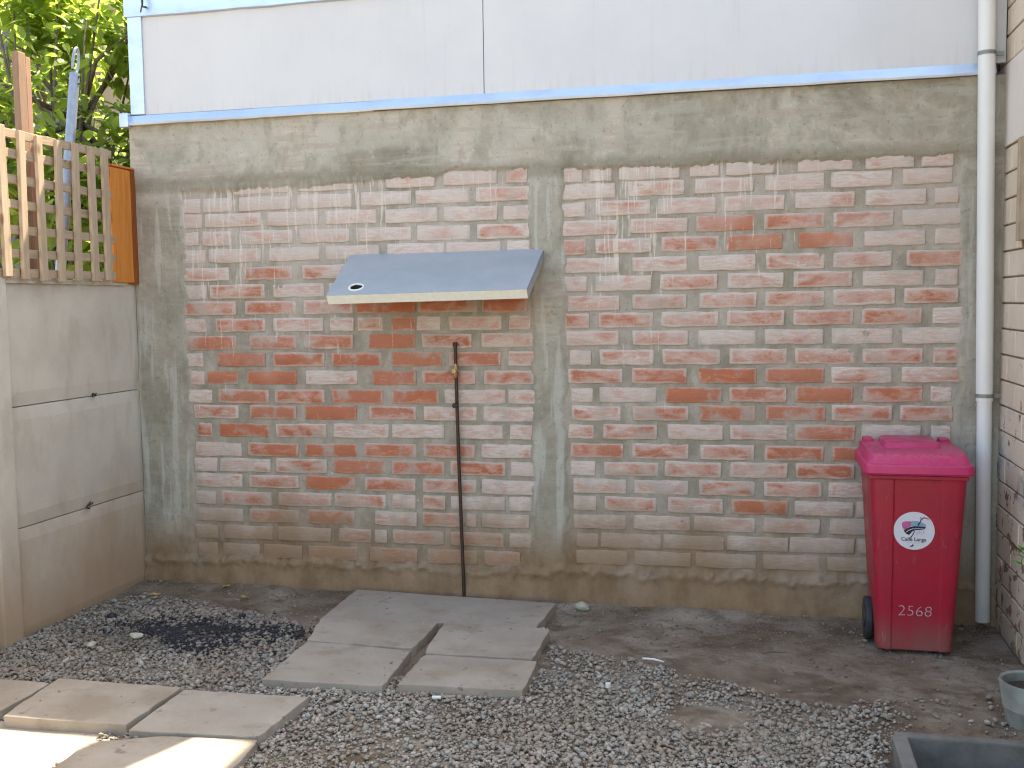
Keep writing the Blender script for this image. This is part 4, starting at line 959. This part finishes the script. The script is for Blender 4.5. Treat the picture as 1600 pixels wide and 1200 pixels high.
def twig(x, y, L, rot, label):
    V, F = [], []; k = rng.uniform(-.2, .2)
    add_tube(V, F, [(-L, 0, .005), (-.2 * L, k * L, .009), (.4 * L, -.5 * k * L, .006), (L, k * L * .6, .007)], [.0035, .004, .003, .0018], 6)
    o = mesh('twig', V, F, M['bark'], None, True); o.location = (x, y, float(ground_z(x, y)) + .008); o.rotation_euler = (0, 0, rot); tag(o, label, 'twig', 'fallen twigs')
twig(1.62, -.62, .06, .3, 'dark twig on bare earth between the slabs and the bin')
twig(1.25, -.36, .045, -.5, 'short twig on bare earth close to the wall foot')
twig(-1.05, -.42, .05, .9, 'thin twig on earth behind the charcoal')
twig(1.95, -.98, .05, 2.0, 'twig in front of the red bin')
# weed growing out of the house wall
wd = empty('wall_weed', (2.64, -.73, .46), 'small bright green weed on the house wall at the picture edge', 'plant')
tube('stem', [(2.648, -.74, .42), (2.625, -.735, .50), (2.61, -.73, .56)], .004, M['weed'], wd, 6)
for i in range(9):
    a = i * 2.4; c = Vector((2.618 + .012 * math.cos(a), -.732 + .02 * math.sin(a), .46 + .012 * i)); d = Vector((-.35 + .5 * math.cos(a), .7 * math.sin(a), .35)).normalized(); s_ = d.cross(Vector((0, 0, 1))).normalized()
    L = .05; u = s_.cross(d)
    pts = [c, c + d * L * .35 + s_ * L * .28, c + d * L, c + d * L * .35 - s_ * L * .28, c + d * L * .4 + u * .006]
    mesh('leaf', [tuple(p) for p in pts], [(0, 1, 4), (1, 2, 4), (2, 3, 4), (3, 0, 4)], M['weed'], wd)

# ------------------------------------------------------------------ citrus tree behind the lattice
def citrus(name, base, trunk_pts, crowns, nleaf, nsingle, label, seed):
    r = random.Random(seed); t = empty(name, base, label, 'tree')
    V, F = [], []; add_tube(V, F, trunk_pts, [.06 - .03 * i / (len(trunk_pts) - 1) for i in range(len(trunk_pts))], 9)
    top = Vector(trunk_pts[-1]); tips = []
    for cx, cy, cz, rx, ry, rz in crowns:
        for b in range(7):
            e = Vector((cx + r.uniform(-.7, .7) * rx, cy + r.uniform(-.7, .7) * ry, cz + r.uniform(-.6, .7) * rz))
            s0 = Vector(trunk_pts[r.randrange(1, len(trunk_pts))]); mid = s0.lerp(e, .5) + Vector((r.uniform(-.1, .1), r.uniform(-.1, .1), r.uniform(0, .12)))
            add_tube(V, F, [s0, mid, e], [.022, .013, .005], 6); tips.append((mid, e))
    mesh('trunk', V, F, M['bark'], t, True)
    leaves = []
    for i in range(nleaf):
        cx, cy, cz, rx, ry, rz = crowns[r.randrange(len(crowns))]
        while True:
            d = Vector((r.gauss(0, 1), r.gauss(0, 1), r.gauss(0, 1))).normalized(); q = r.random() ** .45
            p = Vector((cx + d.x * rx * q, cy + d.y * ry * q, cz + d.z * rz * q))
            if vnoise(p.x * 3.3 + p.z * 1.7, p.y * 3.3 + p.z * 2.9) > -.22: break
        dirv = (d * .5 + Vector((r.uniform(-1, 1), r.uniform(-1, 1), r.uniform(-.9, .5)))).normalized()
        up = Vector((r.uniform(-.7, .7), r.uniform(-.7, .7), 1)).normalized(); s = dirv.cross(up).normalized(); u = s.cross(dirv)
        leaves.append((p, dirv, s, u, r.uniform(.07, .13), r.random()))
    camp = Vector((1.525, -5.27, 1.58))
    leaves.sort(key=lambda l: (l[0] - camp).length / l[4])
    def leafgeo(p, d, s, u, L, org=Vector((0, 0, 0))):
        w = L * .27; q = p - org
        return [tuple(q), tuple(q + d * L * .3 + s * w + u * L * .07), tuple(q + d * L * .7 + s * w * .85 + u * L * .06 - Vector((0, 0, L * .06))), tuple(q + d * L - Vector((0, 0, L * .15))),
                tuple(q + d * L * .7 - s * w * .85 + u * L * .06 - Vector((0, 0, L * .06))), tuple(q + d * L * .3 - s * w + u * L * .07), tuple(q + d * L * .35), tuple(q + d * L * .7 - Vector((0, 0, L * .05)))]
    LF = [(0, 6, 1), (1, 6, 7, 2), (2, 7, 3), (3, 7, 4), (4, 7, 6, 5), (5, 6, 0)]
    for l in leaves[:nsingle]:
        o = mesh('leaf', leafgeo(l[0], l[1], l[2], l[3], l[4]), LF, M['leaf'], t)
        at = o.data.attributes.new('tint', 'FLOAT', 'POINT'); at.data.foreach_set('value', [l[5]] * 8)
    V, F, T = [], [], []
    for l in leaves[nsingle:]:
        b = len(V); V += leafgeo(l[0], l[1], l[2], l[3], l[4]); F += [tuple(b + i for i in f) for f in LF]; T += [l[5]] * 8
    o = mesh('foliage', V, F, M['leaf'], t); at = o.data.attributes.new('tint', 'FLOAT', 'POINT'); at.data.foreach_set('value', T); o['kind'] = 'stuff'
    return t
citrus('citrus_tree', (-3.0, .7, 0), [(-3.0, .7, 0), (-2.98, .68, .9), (-2.9, .72, 1.5), (-2.85, .75, 2.2), (-2.8, .8, 2.8)],
       [(-2.62, .5, 2.25, .55, .5, .6), (-3.0, .35, 2.75, .6, .5, .6), (-2.45, .85, 2.5, .45, .5, .45), (-2.75, .7, 3.45, .6, .6, .5), (-2.2, .6, 2.0, .32, .45, .45), (-2.3, 1.0, 3.45, .33, .4, .36), (-3.1, .5, 3.3, .5, .5, .5)],
       5000, 290, 'sunlit leafy citrus tree behind the timber lattice', 3)
citrus('citrus_tree', (-4.0, 2.4, 0), [(-4.0, 2.4, 0), (-3.95, 2.38, 1.0), (-3.9, 2.4, 2.0), (-3.8, 2.4, 3.0)],
       [(-4.2, 2.2, 2.6, .9, .7, 1.0), (-3.5, 2.4, 2.0, .7, .7, .8), (-4.3, 2.2, 4.0, .9, .8, .7)], 2600, 60, 'darker leafy tree farther back between the lattice and the neighbour house', 9)

# ------------------------------------------------------------------ neighbour house far behind
nh = empty('neighbour_house', (-5, 6, 0), 'cream rendered house with dark grey cladding seen through the leaves', 'house')
box('wall', -5.45, -1.5, 4.6, 8, 0, 5.2, M['housewall'], nh)
box('clad_wall', -9.0, -5.46, 4.2, 8, 0, 5.4, M['darkclad'], nh)
box('corner_pipe', -6.30, -6.2, 4.08, 4.18, 0, 5.3, M['roofsheet'], nh, .02)
box('roof', -8.2, -1.4, 3.9, 8.3, 5.2, 5.36, M['redwood'], nh)
wdw = box('window', -7.6, -6.8, 4.14, 4.22, 2.6, 3.8, M['roofsheet'], nh, .01)
